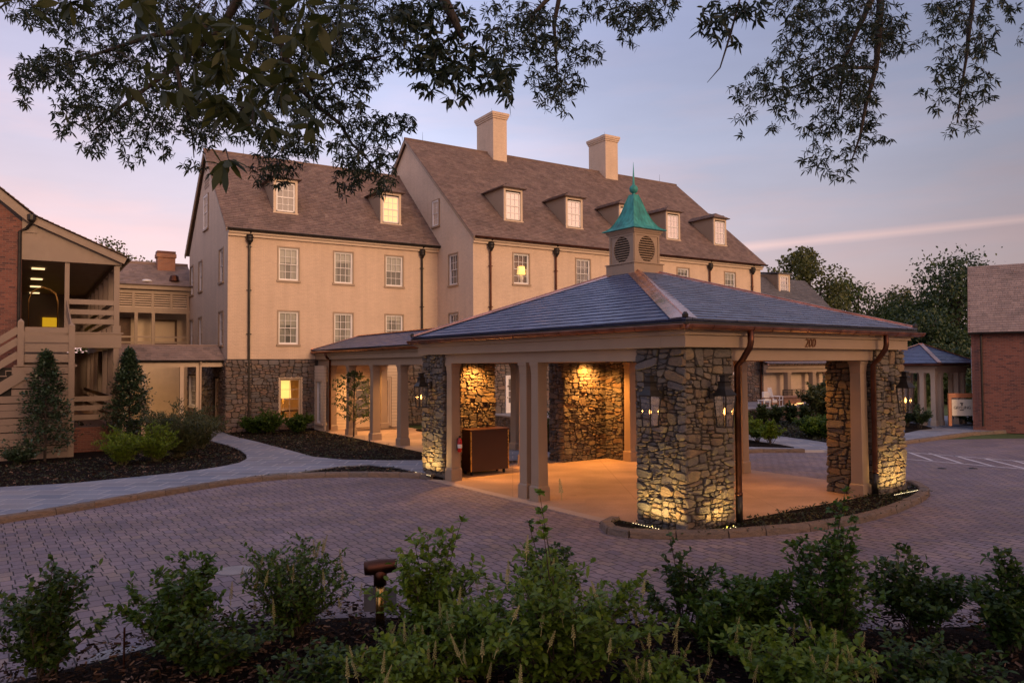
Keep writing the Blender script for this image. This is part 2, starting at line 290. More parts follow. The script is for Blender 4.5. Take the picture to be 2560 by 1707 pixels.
mk_leaf('ground_leaf', [(.018, .026, .010), (.035, .045, .016), (.05, .055, .025), (.025, .03, .016)], .2)

# ---------------------------------------------------------------- mesh helpers
def link(o, parent=None):
    COL.objects.link(o)
    if parent: o.parent = parent
    return o
def meshobj(name, v, f, mat, parent=None, smooth=False, bevel=0):
    me = bpy.data.meshes.new(name); me.from_pydata([tuple(p) for p in v], [], f); me.validate(); me.update()
    if mat: me.materials.append(MAT[mat])
    if smooth:
        me.polygons.foreach_set('use_smooth', [True]*len(me.polygons))
    o = link(bpy.data.objects.new(name, me), parent)
    if bevel:
        b = o.modifiers.new('bevel', 'BEVEL'); b.width = bevel; b.segments = 2; b.limit_method = 'ANGLE'
    return o
def np_mesh(name, V, faces, mat, parent=None):      # faces: list of int arrays (n,k)
    me = bpy.data.meshes.new(name); V = np.asarray(V, np.float32); me.vertices.add(len(V)); me.vertices.foreach_set('co', V.ravel())
    nl = sum(a.size for a in faces); nf = sum(len(a) for a in faces); me.loops.add(nl); me.polygons.add(nf)
    me.loops.foreach_set('vertex_index', np.concatenate([a.ravel() for a in faces]).astype(np.int32))
    st = []; p = 0
    for a in faces: st.append(p+np.arange(len(a))*a.shape[1]); p += a.size
    me.polygons.foreach_set('loop_start', np.concatenate(st).astype(np.int32)); me.update(calc_edges=True); me.validate()
    me.materials.append(MAT[mat]); return link(bpy.data.objects.new(name, me), parent)
class MB:
    def __init__(s): s.v = []; s.f = []
    def add(s, v, f):
        n = len(s.v); s.v += [tuple(p) for p in v]; s.f += [tuple(i+n for i in q) for q in f]; return s
    def box(s, x0, y0, z0, x1, y1, z1):
        return s.add([(x0, y0, z0), (x1, y0, z0), (x1, y1, z0), (x0, y1, z0), (x0, y0, z1), (x1, y0, z1), (x1, y1, z1), (x0, y1, z1)],
                     [(3, 2, 1, 0), (4, 5, 6, 7), (0, 1, 5, 4), (1, 2, 6, 5), (2, 3, 7, 6), (3, 0, 4, 7)])
    def taper(s, cx, cy, z0, z1, a, b):              # square frustum
        return s.add([(cx+i*a, cy+j*a, z0) for i, j in ((-1, -1), (1, -1), (1, 1), (-1, 1))]+[(cx+i*b, cy+j*b, z1) for i, j in ((-1, -1), (1, -1), (1, 1), (-1, 1))],
                     [(3, 2, 1, 0), (4, 5, 6, 7), (0, 1, 5, 4), (1, 2, 6, 5), (2, 3, 7, 6), (3, 0, 4, 7)])
    def bar(s, a, b, w, h, up=(0, 0, 1)):            # rectangular bar from a to b
        a, b = Vector(a), Vector(b); d = (b-a).normalized(); r = d.cross(Vector(up)).normalized(); u = r.cross(d)
        q = [(-w/2, -h/2), (w/2, -h/2), (w/2, h/2), (-w/2, h/2)]
        return s.add([a+r*i+u*j for i, j in q]+[b+r*i+u*j for i, j in q], [(3, 2, 1, 0), (4, 5, 6, 7), (0, 1, 5, 4), (1, 2, 6, 5), (2, 3, 7, 6), (3, 0, 4, 7)])
    def tube(s, pts, r, n=8, cap=True):
        pts = [Vector(p) for p in pts]; rs = r if isinstance(r, (list, tuple)) else [r]*len(pts); base = len(s.v); ref = None
        for i, p in enumerate(pts):
            d = (pts[min(i+1, len(pts)-1)]-pts[max(i-1, 0)]).normalized()
            if ref is None: ref = d.orthogonal().normalized()
            ref = (ref-d*ref.dot(d)); ref = ref.normalized() if ref.length > 1e-6 else d.orthogonal().normalized(); q = d.cross(ref)
            for j in range(n): a = 2*math.pi*j/n; s.v.append(tuple(p+ref*(math.cos(a)*rs[i])+q*(math.sin(a)*rs[i])))
        for i in range(len(pts)-1):
            for j in range(n): s.f.append((base+i*n+j, base+i*n+(j+1) % n, base+(i+1)*n+(j+1) % n, base+(i+1)*n+j))
        if cap: s.f.append(tuple(base+j for j in range(n))[::-1]); s.f.append(tuple(base+(len(pts)-1)*n+j for j in range(n)))
        return s
    def lathe(s, prof, cx=0, cy=0, n=16):
        b = len(s.v)
        for r, z in prof:
            for j in range(n): a = 2*math.pi*j/n; s.v.append((cx+r*math.cos(a), cy+r*math.sin(a), z))
        for i in range(len(prof)-1):
            for j in range(n): s.f.append((b+i*n+j, b+i*n+(j+1) % n, b+(i+1)*n+(j+1) % n, b+(i+1)*n+j))
        s.f.append(tuple(b+j for j in range(n))[::-1]); s.f.append(tuple(b+(len(prof)-1)*n+j for j in range(n))); return s
    def poly(s, pts, z0, z1):                        # extruded plan polygon
        n = len(pts); a = sum(pts[i][0]*pts[(i+1) % n][1]-pts[(i+1) % n][0]*pts[i][1] for i in range(n))
        if a < 0: pts = pts[::-1]
        return s.add([(p[0], p[1], z0) for p in pts]+[(p[0], p[1], z1) for p in pts], [tuple(range(n, 2*n))]+[(i, (i+1) % n, n+(i+1) % n, n+i) for i in range(n)])
    def face(s, pts): return s.add(pts, [tuple(range(len(pts)))])
    def build(s, name, mat, parent=None, smooth=False, bevel=0): return meshobj(name, s.v, s.f, mat, parent, smooth, bevel)
def tag(o, label, cat, group=None):
    o['label'] = label; o['category'] = cat
    if group: o['group'] = group
    return o
def thing(name, label, cat, loc=(0, 0, 0), rz=0, group=None):
    o = link(bpy.data.objects.new(name, None)); o.location = loc; o.rotation_euler = (0, 0, rz); o.empty_display_size = .3; return tag(o, label, cat, group)
def struct(o, kind='structure'): o['kind'] = kind; return o
def copy_tree(o, parent=None):
    c = o.copy(); COL.objects.link(c); c.parent = parent
    for ch in list(o.children): copy_tree(ch, c)
    return c
def lamp(name, kind, loc, power, color, parent=None, size=.1, spot=None, blend=.6, rot=None, size_y=None):
    d = bpy.data.lights.new(name, kind); d.energy = power; d.color = color
    if kind == 'AREA':
        d.size = size
        if size_y: d.shape = 'RECTANGLE'; d.size_y = size_y
    else: d.shadow_soft_size = size
    if kind == 'SPOT': d.spot_size = rad(spot); d.spot_blend = blend
    o = link(bpy.data.objects.new(name, d), parent); o.location = loc
    if rot: o.rotation_euler = rot
    return o
def clip(poly, P):     # Sutherland-Hodgman: clip 2-D poly by convex ccw P
    for i in range(len(P)):
        ax, ay = P[i]; bx, by = P[(i+1) % len(P)]; out = []
        for j in range(len(poly)):
            c, d = poly[j], poly[(j+1) % len(poly)]
            sc = (bx-ax)*(c[1]-ay)-(by-ay)*(c[0]-ax); sd = (bx-ax)*(d[1]-ay)-(by-ay)*(d[0]-ax)
            if sc >= 0: out.append(c)
            if sc*sd < 0: t = sc/(sc-sd); out.append((c[0]+t*(d[0]-c[0]), c[1]+t*(d[1]-c[1])))
        poly = out
        if len(poly) < 3: return []
    return poly
def tiles(mb, P3, course, tw, th=.012, gap=.006, jit=.15):     # lap a convex planar roof polygon with individual slates
    P3 = [Vector(p) for p in P3]; n = (P3[1]-P3[0]).cross(P3[2]-P3[0]).normalized()
    if n.z < 0: P3 = P3[::-1]; n = -n
    u = Vector((0, 0, 1)).cross(n).normalized(); v = n.cross(u); o = P3[0]
    P = [((p-o).dot(u), (p-o).dot(v)) for p in P3]
    u0, u1 = min(p[0] for p in P), max(p[0] for p in P); v0, v1 = min(p[1] for p in P), max(p[1] for p in P)
    kk = 0; y = v0
    while y < v1:
        x = u0-random.random()*tw-((kk % 2)*.5*tw)
        while x < u1:
            w = tw*(1+random.uniform(-jit, jit)); dy = random.uniform(-.04, .04)*course
            q = clip([(x+gap/2, y+dy), (x+w-gap/2, y+dy), (x+w-gap/2, y+course*1.12), (x+gap/2, y+course*1.12)], P)
            x += w
            if len(q) < 3: continue
            dz = random.uniform(0, .35)*th
            top = [o+u*a+v*b+n*(th*2+dz-(b-y)/course*th*1.35) for a, b in q]; bot = [o+u*a+v*b-n*.002 for a, b in q]; m = len(q)
            mb.add(top+bot, [tuple(range(m))]+[(i, m+i, m+(i+1) % m, (i+1) % m) for i in range(m)])
        y += course; kk += 1
def shatter(P, amax, out, flat=1.75):
    """split a convex outline into irregular convex pieces, wider than tall"""
    n = len(P); A_ = abs(sum(P[i][0]*P[(i+1) % n][1]-P[(i+1) % n][0]*P[i][1] for i in range(n)))/2
    x0, x1 = min(p[0] for p in P), max(p[0] for p in P); y0, y1 = min(p[1] for p in P), max(p[1] for p in P); w, h = x1-x0, y1-y0
    if (A_ < amax*random.choice((.16, .3, .5, .8, 1.3, 1.9)) and w < 4.6*h and h < 1.35*w) or A_ < .006: out.append(P); return
    c = (x0+w*random.uniform(.34, .66), y0+h*random.uniform(.34, .66)); hor = w < h*flat*random.uniform(.75, 1.35); a = random.gauss(0, .13) if hor else math.pi/2+random.gauss(0, .2)
    if random.random() < .12: a += random.uniform(-.55, .55)
    d = (math.cos(a), math.sin(a)); L, R = [], []
    for i in range(n):
        p, q = P[i], P[(i+1) % n]; sp = d[0]*(p[1]-c[1])-d[1]*(p[0]-c[0]); sq = d[0]*(q[1]-c[1])-d[1]*(q[0]-c[0])
        (L if sp >= 0 else R).append(p)
        if sp*sq < 0: t = sp/(sp-sq); m = (p[0]+t*(q[0]-p[0]), p[1]+t*(q[1]-p[1])); L.append(m); R.append(m)
    if len(L) < 3 or len(R) < 3: out.append(P); return
    shatter(L, amax, out, flat); shatter(R, amax, out, flat)
def stones(mb, o, u, n, w, h, amax=.055, depth=.05, gap=.016):   # rubble facing: individual stones on a wall plane; u along, n outward, up = z
    o, u, n, z = Vector(o), Vector(u), Vector(n), Vector((0, 0, 1)); R = []; shatter([(0, 0), (w, 0), (w, h), (0, h)], amax, R)
    for P in R:
        m = len(P); cx, cy = sum(p[0] for p in P)/m, sum(p[1] for p in P)/m; sz = min(max(p[0] for p in P)-min(p[0] for p in P), max(p[1] for p in P)-min(p[1] for p in P)); f = max(.5, 1-1.5*gap/sz); Q = []
        for i in range(m):                       # cut every corner a little
            a, b, c = P[i-1], P[i], P[(i+1) % m]; k1, k2 = random.uniform(.10, .30), random.uniform(.10, .30)
            for e, t in ((a, k1), (c, k2)): l = math.hypot(e[0]-b[0], e[1]-b[1]); t = min(t, .09/max(l, .01)); x, y = b[0]+(e[0]-b[0])*t, b[1]+(e[1]-b[1])*t; Q.append((cx+(x-cx)*f, cy+(y-cy)*f))
        N = len(Q); d = depth*random.uniform(.45, 1.3); tx, ty = random.uniform(-.13, .13), random.uniform(-.20, .10); ins = max(.7, 1-.03/sz)
        def pt(p, s, dd): return o+u*(cx+(p[0]-cx)*s)+z*(cy+(p[1]-cy)*s)+n*dd
        V = [pt(p, 1, -.005) for p in Q]+[pt(p, 1, d*.55) for p in Q]+[pt(p, ins, d+((p[0]-cx)*tx+(p[1]-cy)*ty)+random.uniform(-.006, .006)) for p in Q]
        F = [(i, (i+1) % N, N+(i+1) % N, N+i) for i in range(N)]+[(N+i, N+(i+1) % N, 2*N+(i+1) % N, 2*N+i) for i in range(N)]+[tuple(range(2*N, 3*N))]
        mb.add(V, F)
def leaves(pos, dirn, L, wd, droop=.15, up=None, curl=.12):
    """lance-shaped leaves: returns vertices and face arrays; pos, dirn (N,3), L, wd (N,)"""
    N = len(pos); d = dirn/np.maximum(1e-6, np.linalg.norm(dirn, axis=1, keepdims=True))
    ref = rng.normal(size=(N, 3)) if up is None else np.tile(np.array(up, float), (N, 1))+rng.normal(size=(N, 3))*.35
    s = np.cross(d, ref); s /= np.maximum(1e-6, np.linalg.norm(s, axis=1, keepdims=True)); nn = np.cross(s, d)
    L = L[:, None]; w = wd[:, None]; V = np.empty((N, 6, 3))
    dz = np.array([0, 0, -1.])
    V[:, 0] = pos; a = pos+d*L*.38+dz*L*droop*.15; b = pos+d*L*.72+dz*L*droop*.5
    V[:, 1] = a-s*w*.5+nn*w*curl; V[:, 2] = a+s*w*.5+nn*w*curl; V[:, 3] = b-s*w*.42+nn*w*curl; V[:, 4] = b+s*w*.42+nn*w*curl; V[:, 5] = pos+d*L+dz*L*droop
    i = np.arange(N)[:, None]*6
    return V.reshape(-1, 3), [i+np.array([[0, 2, 1]]), i+np.array([[1, 2, 4, 3]]), i+np.array([[3, 4, 5]])]
def rdir(n, flat=0):
    v = rng.normal(size=(n, 3)); v[:, 2] *= (1-flat); return v/np.linalg.norm(v, axis=1, keepdims=True)
# ================================================================ INN (cream brick main building)
BO = Vector((-14.38, 38.2, 0)); BR = rad(32.86); PO = Vector((3.42, 14.96, 0)); PR = rad(35.55)
def fw(O, r, x, y, z=0): return Vector((O.x+x*math.cos(r)-y*math.sin(r), O.y+x*math.sin(r)+y*math.cos(r), z))
def Bw(x, y, z=0): return fw(BO, BR, x, y, z)
def Pw(x, y, z=0): return fw(PO, PR, x, y, z)
def wallgrid(mb, face, c, a0, a1, z0, z1, holes, dep=.12):
    """wall sheet with real openings; face '-y' or '-x'; holes (a,b,z,z)"""
    xs = sorted({a0, a1, *[h[0] for h in holes], *[h[1] for h in holes]}); zs = sorted({z0, z1, *[h[2] for h in holes], *[h[3] for h in holes]})
    pt = (lambda a, z, d=0: (a, c+d, z)) if face == '-y' else (lambda a, z, d=0: (c+d, a, z))
    def q(pts): mb.face(pts if face == '-y' else pts[::-1])
    for i in range(len(xs)-1):
        for j in range(len(zs)-1):
            A0, A1, Z0, Z1 = xs[i], xs[i+1], zs[j], zs[j+1]; m = ((A0+A1)/2, (Z0+Z1)/2)
            if any(h[0] < m[0] < h[1] and h[2] < m[1] < h[3] for h in holes): continue
            q([pt(A0, Z0), pt(A1, Z0), pt(A1, Z1), pt(A0, Z1)])
    for a, b, z, y in holes:
        q([pt(a, z), pt(a, z, dep), pt(b, z, dep), pt(b, z)][::-1]); q([pt(a, y), pt(b, y), pt(b, y, dep), pt(a, y, dep)][::-1])
        q([pt(a, z), pt(a, y), pt(a, y, dep), pt(a, z, dep)][::-1]); q([pt(b, z), pt(b, z, dep), pt(b, y, dep), pt(b, y)][::-1])
        q([pt(a, z, dep+.25), pt(b, z, dep+.25), pt(b, y, dep+.25), pt(a, y, dep+.25)])
WC = {}
def window(parent, x, z, w, h, y=0., side=None, pane='pane_sheer', cols=3, rows=(2, 2), sur=True, fmat='white_paint', sill=True, depth=.07, trim='trim_paint'):
    """sash window standing in an opening whose bottom centre is (x, y, z); side: turned to face -x"""
    key = (round(w, 2), round(h, 2), pane, cols, rows, sur, fmat, sill, depth, trim)
    if key not in WC:
        f = MB(); t = .055; yb = depth
        f.box(-w/2, yb-.03, 0, -w/2+t, yb+.05, h).box(w/2-t, yb-.03, 0, w/2, yb+.05, h).box(-w/2+t, yb-.03, h-t, w/2-t, yb+.05, h).box(-w/2+t, yb-.03, 0, w/2-t, yb+.05, t*1.1)
        zs = h*.5 if len(rows) == 2 else None
        i0, i1 = -w/2+t, w/2-t; s = .034
        def sash(z0, z1, r, yy):
            f.box(i0, yy, z0, i0+s, yy+.03, z1).box(i1-s, yy, z0, i1, yy+.03, z1).box(i0+s, yy, z0, i1-s, yy+.03, z0+s).box(i0+s, yy, z1-s, i1-s, yy+.03, z1)
            for c in range(1, cols): u = i0+s+(i1-i0-2*s)*c/cols; f.box(u-.011, yy+.004, z0+s, u+.011, yy+.022, z1-s)
            for c in range(1, r): u = z0+s+(z1-z0-2*s)*c/r; f.box(i0+s, yy+.002, u-.011, i1-s, yy+.02, u+.011)
        if len(rows) == 2: sash(zs-.02, h-t, rows[0], yb-.005); sash(t*1.1, zs+.02, rows[1], yb+.028)
        else: sash(t*1.1, h-t, rows[0], yb+.01)
        o = f.build('window', fmat, parent)
        p = MB().face([(i0, yb+.062, t), (i1, yb+.062, t), (i1, yb+.062, h-t), (i0, yb+.062, h-t)]).build('pane', pane, o)
        if sur:
            b = MB().box(-w/2-.075, -.03, -.0, -w/2, .05, h+.075).box(w/2, -.03, -.0, w/2+.075, .05, h+.075).box(-w/2, -.03, h, w/2, .05, h+.075); b.build('surround', trim, o)
        if sill: MB().box(-w/2-.11, -.075, -.10, w/2+.11, .06, -.002).build('sill', trim, o)
        WC[key] = o
    else: o = copy_tree(WC[key], parent)
    o.location = (x, y, z) if side is None else (side, x, z); o.rotation_euler = (0, 0, 0 if side is None else -math.pi/2); return o

inn = thing('inn_building', 'cream painted brick inn with stone base, steep shingle roofs and dormers', 'building', BO, BR)
HW, HH = 1.05, 1.72
wl = [(x-HW/2, x+HW/2, z, z+HH) for x in (3.08, 6.10, 9.12) for z in (4.58, 7.95)]
m = MB(); wallgrid(m, '-y', 0, 0, 11.9, 3.8, 10.3, wl); m.build('front_wall', 'painted_brick', inn)
for x in (3.08, 6.10, 9.12):
    for z in (4.58, 7.95): window(inn, x, z, HW, HH)
m = MB(); ws = [(y-.5, y+.5, z, z+1.72) for y in (1.52, 7.05, 9.75) for z in (4.55, 7.85)]
wallgrid(m, '-x', 0, 0, 10.6, 3.8, 10.4, ws); m.face([(0, 0, 10.4), (0, 5.3, 15.5), (0, 10.6, 10.4)][::-1]); m.build('gable_wall', 'painted_brick', inn)
for y in (1.52, 7.05, 9.75):
    for z in (4.55, 7.85): window(inn, y, z, 1.0, 1.72, side=0, pane='pane_dark')
window(inn, 5.5, 11.25, 1.15, 1.9, side=-.03, pane='pane_dormer', depth=.0)
m = MB()                                            # brick vent pattern high in the gable
for i in range(5):
    for j in range(5): m.box(-.02, 4.75+i*.26+(j % 2)*.13, 13.55+j*.16, .01, 4.86+i*.26+(j % 2)*.13, 13.66+j*.16)
m.build('vent_bricks', 'board_paint', inn)
# stone ground storey of the left wing, with the lit window and the side door
SWX0, SWX1, SWZ0, SWZ1 = 2.62, 3.74, .62, 2.78
m = MB(); wallgrid(m, '-y', -.06, -.06, 4.6, 0, 3.78, [(SWX0, SWX1, SWZ0, SWZ1)], .2)
m.v, m.f = m.v, m.f[:-1]                            # leave the lit room open
wallgrid(m, '-x', -.06, -.06, 10.6, 0, 3.78, [(1.75, 2.85, .3, 2.85), (7.6, 10.2, 1.05, 2.9)], .2)
m.box(4.6, -.06, 0, 11.9, .0, 3.78); m.build('stone_base', 'mortar', inn)
m = MB(); U, Nn = (1, 0, 0), (0, -1, 0)
for a, b, z0, z1 in ((-.1, SWX0-.04, .1, 3.76), (SWX1+.04, 4.5, .1, 3.76), (SWX0-.04, SWX1+.04, .1, SWZ0-.14), (SWX0-.04, SWX1+.04, SWZ1+.04, 3.76)): stones(m, (a, -.06, z0), U, Nn, b-a, z1-z0, .085, .06, .012)
for a, b, z0, z1 in ((-.1, 1.7, .1, 3.76), (2.9, 7.55, .1, 3.76), (10.25, 10.6, .1, 3.76), (1.7, 2.9, 2.9, 3.76), (7.55, 10.25, 2.95, 3.76), (7.55, 10.25, .1, 1.0)): stones(m, (-.06, b, z0), (0, -1, 0), (-1, 0, 0), b-a, z1-z0, .085, .06, .012)
stones(m, (9.0, -.06, .1), U, Nn, 2.9, 3.6, .1, .06, .012)
m.build('stone_facing', 'base_stone', inn)
def french(parent, x, z, w, h, y, side=None, pane='pane_dark', leafs=2, rows=4, cols=2, mat='white_paint', name='door'):
    f = MB(); t = .09; f.box(-w/2, -.03, 0, -w/2+t, .08, h).box(w/2-t, -.03, 0, w/2, .08, h).box(-w/2+t, -.03, h-t, w/2-t, .08, h)
    o = f.build(name, mat, parent); lw = (w-2*t)/leafs
    for i in range(leafs):
        a = -w/2+t+i*lw; b = a+lw; l = MB(); s = .1; zb = .55 if rows < 5 else .25
        l.box(a, .0, 0, a+s, .05, h-t).box(b-s, .0, 0, b, .05, h-t).box(a+s, .0, 0, b-s, .05, zb).box(a+s, .0, h-t-s, b-s, .05, h-t)
        for c in range(1, cols): u = a+s+(lw-2*s)*c/cols; l.box(u-.014, .006, zb, u+.014, .04, h-t-s)
        for c in range(1, rows): u = zb+(h-t-s-zb)*c/rows; l.box(a+s, .008, u-.014, b-s, .038, u+.014)
        q = l.build('door_leaf', mat, o)
        MB().face([(a+s, .03, zb), (b-s, .03, zb), (b-s, .03, h-t-s), (a+s, .03, h-t-s)]).build('pane', pane, o)
    MB().tube([(0.05, -.06, 1.0), (.05, -.06, 1.25)], .014, 6).box(.03, -.06, 1.0, .07, .01, 1.03).box(.03, -.06, 1.22, .07, .01, 1.25).build('handle', 'bronze_dark', o)
    o.location = (x, y, z) if side is None else (side, x, z); o.rotation_euler = (0, 0, 0 if side is None else -math.pi/2); return o
# lit ground floor window and its room
w = window(inn, (SWX0+SWX1)/2, SWZ0, SWX1-SWX0, SWZ1-SWZ0, -.06, pane='clear_glass', cols=2, rows=(2, 2), fmat='trim_light', trim='trim_light', depth=.1)
m = MB(); x0, x1, y0, y1 = SWX0-.5, SWX1+.6, .16, 2.4
m.face([(x0, y1, 0), (x1, y1, 0), (x1, y1, 3.2), (x0, y1, 3.2)]).face([(x0, y0, 0), (x0, y1, 0), (x0, y1, 3.2), (x0, y0, 3.2)]).face([(x1, y0, 0), (x1, y1, 0), (x1, y1, 3.2), (x1, y0, 3.2)]).face([(x0, y0, 3.2), (x1, y0, 3.2), (x1, y1, 3.2), (x0, y1, 3.2)]).face([(x0, y0, .3), (x1, y0, .3), (x1, y1, .3), (x0, y1, .3)])
m.build('room_lining', 'room_wall', inn)
french(inn, 2.3, .3, 1.0, 2.5, 0, side=.02, pane='pane_amber', leafs=1, rows=3, cols=2, mat='trim_light')
window(inn, 8.9, 1.05, 2.5, 1.85, side=-.02, pane='pane_dark', cols=6, rows=(3, 3), depth=.06, trim='white_paint')
# cornice, gutter, downspouts of the left wing
MB().box(-.02, -.13, 10.08, 11.9, .0, 10.22).box(-.02, -.24, 10.22, 11.9, .0, 10.33).build('cornice', 'trim_light', inn)
def gutter(parent, a, b, r, mat, name='gutter', n=6):
    m = MB(); a, b = Vector(a), Vector(b); d = (b-a).normalized(); s = d.cross(Vector((0, 0, 1))); k = 9
    ring = [(-math.cos(math.pi*i/(k-1))*r, -math.sin(math.pi*i/(k-1))*r) for i in range(k)]
    inn_ = [(x*.86, z*.86) for x, z in ring[::-1]]; P = ring+inn_
    for e in (a, b): m.v += [tuple(e+s*x+Vector((0, 0, z))) for x, z in P]
    L = len(P); m.f += [(i, (i+1) % L, L+(i+1) % L, L+i) for i in range(L)]; m.f += [tuple(range(L))[::-1], tuple(range(L, 2*L))]
    m.tube([a+s*r+Vector((0, 0, .005)), b+s*r+Vector((0, 0, .005))], r*.13, 6); m.tube([a-s*r+Vector((0, 0, .005)), b-s*r+Vector((0, 0, .005))], r*.13, 6)
    g = m.build(name, mat, parent); ln = (b-a).length; h = MB(); c = max(2, int(ln/.62))
    for i in range(c+1):
        p = a+d*(ln*(i+.15)/(c+.3)); h.tube([p+s*(x*1.05)+Vector((0, 0, z*1.05)) for x, z in ring], .008, 4)
    h.build('gutter_hangers', mat, g); return g
gutter(inn, (-.12, -.37, 10.42), (12.05, -.37, 10.42), .095, 'bronze_dark')
def downspout(parent, x, y, z0, z1, mat, hop='bronze_dark', r=.062):
    m = MB().tube([(x, y-.1, z0), (x, y-.1, z1-.55)], r, 12)
    for i in range(int((z1-z0)/2.2)+1): m.tube([(x, y-.1, z0+.35+i*2.25), (x, y-.1, z0+.41+i*2.25)], r*1.25, 12); m.box(x-.13, y-.13, z0+.36+i*2.25, x+.13, y-.06, z0+.40+i*2.25)
    o = m.build('downspout', mat, parent)
    h = MB().lathe([(.07, z1-.58), (.085, z1-.5), (.15, z1-.42), (.185, z1-.34), (.16, z1-.29), (.2, z1-.25), (.2, z1-.18), (.165, z1-.14), (.165, z1-.08)], x, y-.17, 10)
    h.tube([(x, y-.17, z1-.1), (x+.03, y-.2, z1+.02), (x+.06, y-.33, z1+.12)], .055, 8); h.build('hopper_head', hop, o, True); return o
downspout(inn, 1.03, 0, .2, 10.25, 'bronze_dark'); downspout(inn, 10.83, 0, 4.2, 10.25, 'bronze_dark')
# roofs
sl = (15.75-10.42)/(5.4+.4)
m = MB(); P = [(-.2, -.4, 10.42), (11.92, -.4, 10.42), (11.92, 5.4, 15.75), (-.2, 5.4, 15.75)]
tiles(m, P, .17, .24, .014); tiles(m, [(-.2, 11.2, 10.42), (-.2, 5.4, 15.75), (11.92, 5.4, 15.75), (11.92, 11.2, 10.42)], .34, .5, .016)
m.add([(x, y, z-.03) for x, y, z in P]+[(-.2, 11.2, 10.39), (11.92, 11.2, 10.39)], [(0, 1, 2, 3), (3, 2, 5, 4)]); m.tube([(-.2, 5.4, 15.78), (11.9, 5.4, 15.78)], .07, 6)
m.build('left_wing_roof', 'shingle', inn)
MB().bar((-.16, -.42, 10.30), (-.16, 5.42, 15.66), .06, .16).bar((-.16, 11.2, 10.30), (-.16, 5.38, 15.66), .06, .16).build('rake_board', 'trim_paint', inn)
def dormer(x, yf, zb, w, h, slope, pane, yoff):
    """front plane at yf, sill line zb, roof pitch of the main roof = slope"""
    zt = zb+h; yb = yf+h/slope
    o = MB().box(x-w/2, yf, zb, x-w/2+.13, yf+.08, zt).box(x+w/2-.13, yf, zb, x+w/2, yf+.08, zt).box(x-w/2+.13, yf, zt-.14, x+w/2-.13, yf+.08, zt).box(x-w/2-.03, yf-.05, zb-.06, x+w/2+.03, yf+.1, zb+.03).build('dormer', 'trim_light', inn)
    c = MB()
    for s in (-1, 1):
        e = x+s*w/2; i = e-s*.06; c.add([(e, yf+.08, zb), (e, yf+.08, zt), (e, yb, zt), (i, yf+.08, zb), (i, yf+.08, zt), (i, yb, zt)], [(0, 1, 2), (5, 4, 3), (0, 3, 4, 1), (1, 4, 5, 2)])
    c.build('cheek', 'trim_paint', o)
    ov = .2; r = MB(); ze = zt+.02; zr = ze+.42; yr = yf+.42; yb2 = yb+.42/slope+.1; yeb = yb+.06
    for P in ([(x-w/2-ov, yf-ov, ze), (x+w/2+ov, yf-ov, ze), (x, yr, zr)], [(x-w/2-ov, yeb, ze), (x-w/2-ov, yf-ov, ze), (x, yr, zr), (x, yb2, zr)], [(x+w/2+ov, yf-ov, ze), (x+w/2+ov, yeb, ze), (x, yb2, zr), (x, yr, zr)]):
        tiles(r, P, .16, .22, .014); r.face([(a, b, c_-.02) for a, b, c_ in P])
    r.face([(x-w/2-ov, yf-ov, ze-.02), (x-w/2-ov, yeb, ze-.02), (x+w/2+ov, yeb, ze-.02), (x+w/2+ov, yf-ov, ze-.02)])
    r.build('dormer_roof', 'shingle', o)
    wf = MB(); ww, wh = w-.3, h-.3; t = .07; y0 = yf+.03
    X0, X1, Z0, Z1 = x-ww/2, x+ww/2, zb+.08, zb+.08+wh
    wf.box(X0, y0, Z0, X0+t, y0+.05, Z1).box(X1-t, y0, Z0, X1, y0+.05, Z1).box(X0, y0, Z0, X1, y0+.05, Z0+t).box(X0, y0, Z1-t, X1, y0+.05, Z1).box(X0, y0-.005, (Z0+Z1)/2-.03, X1, y0+.05, (Z0+Z1)/2+.03)
    for c_ in (1, 2): u = X0+t+(ww-2*t)*c_/3; wf.box(u-.013, y0+.012, Z0+t, u+.013, y0+.04, Z1-t)
    for c_ in (.25, .75): u = Z0+wh*c_; wf.box(X0+t, y0+.014, u-.013, X1-t, y0+.038, u+.013)
    wf.build('window_frame', 'white_paint', o); MB().face([(X0+t, y0+.035, Z0+t), (X1-t, y0+.035, Z0+t), (X1-t, y0+.035, Z1-t), (X0+t, y0+.035, Z1-t)]).build('pane', pane, o)
    MB().face([(x-w/2+.06, yf+.25, zb), (x+w/2-.06, yf+.25, zb), (x+w/2-.06, yf+.25, zt), (x-w/2+.06, yf+.25, zt)]).build('backing', 'dark_interior', o)
dormer(3.2, 1.0, 11.72, 1.3, 1.85, sl, 'pane_dark', 0); dormer(9.36, 1.0, 11.72, 1.3, 1.85, sl, 'curtain_lit', 0)
# ---- right wing
YF = -4.22; ZR = 17.95; YRG = 4.2; sr = (ZR-10.42)/(YRG-YF+.38)
RX = [15.05, 19.5, 23.7, 27.88, 32.4]
m = MB(); wr = [(x-HW/2, x+HW/2, 8.0, 9.72) for x in RX]; wallgrid(m, '-y', YF, 11.9, 35.6, 3.8, 10.35, wr+[(15.05-HW/2, 15.05+HW/2, 4.6, 6.32), (19.5-HW/2, 19.5+HW/2, 4.6, 6.32)])
m.f = m.f
m.build('front_wall', 'painted_brick', inn)
for x in RX: window(inn, x, 8.0, HW, HH, YF, pane='pane_dark' if x in (19.5,) else ('clear_glass' if x == 15.05 else 'pane_sheer'))
for x in RX[:2]: window(inn, x, 4.6, HW, HH, YF)
MB().face([(14.4, YF+.365, 7.9), (15.7, YF+.365, 7.9), (15.7, YF+.365, 9.8), (14.4, YF+.365, 9.8)]).build('room_lining', 'room_dark', inn)
m = MB(); we = [(-1.95-.52, -1.95+.52, 4.65, 6.36), (-1.95-.52, -1.95+.52, 8.0, 9.75)]; wallgrid(m, '-x', 11.9, YF, 13., 3.8, 10.4, we)
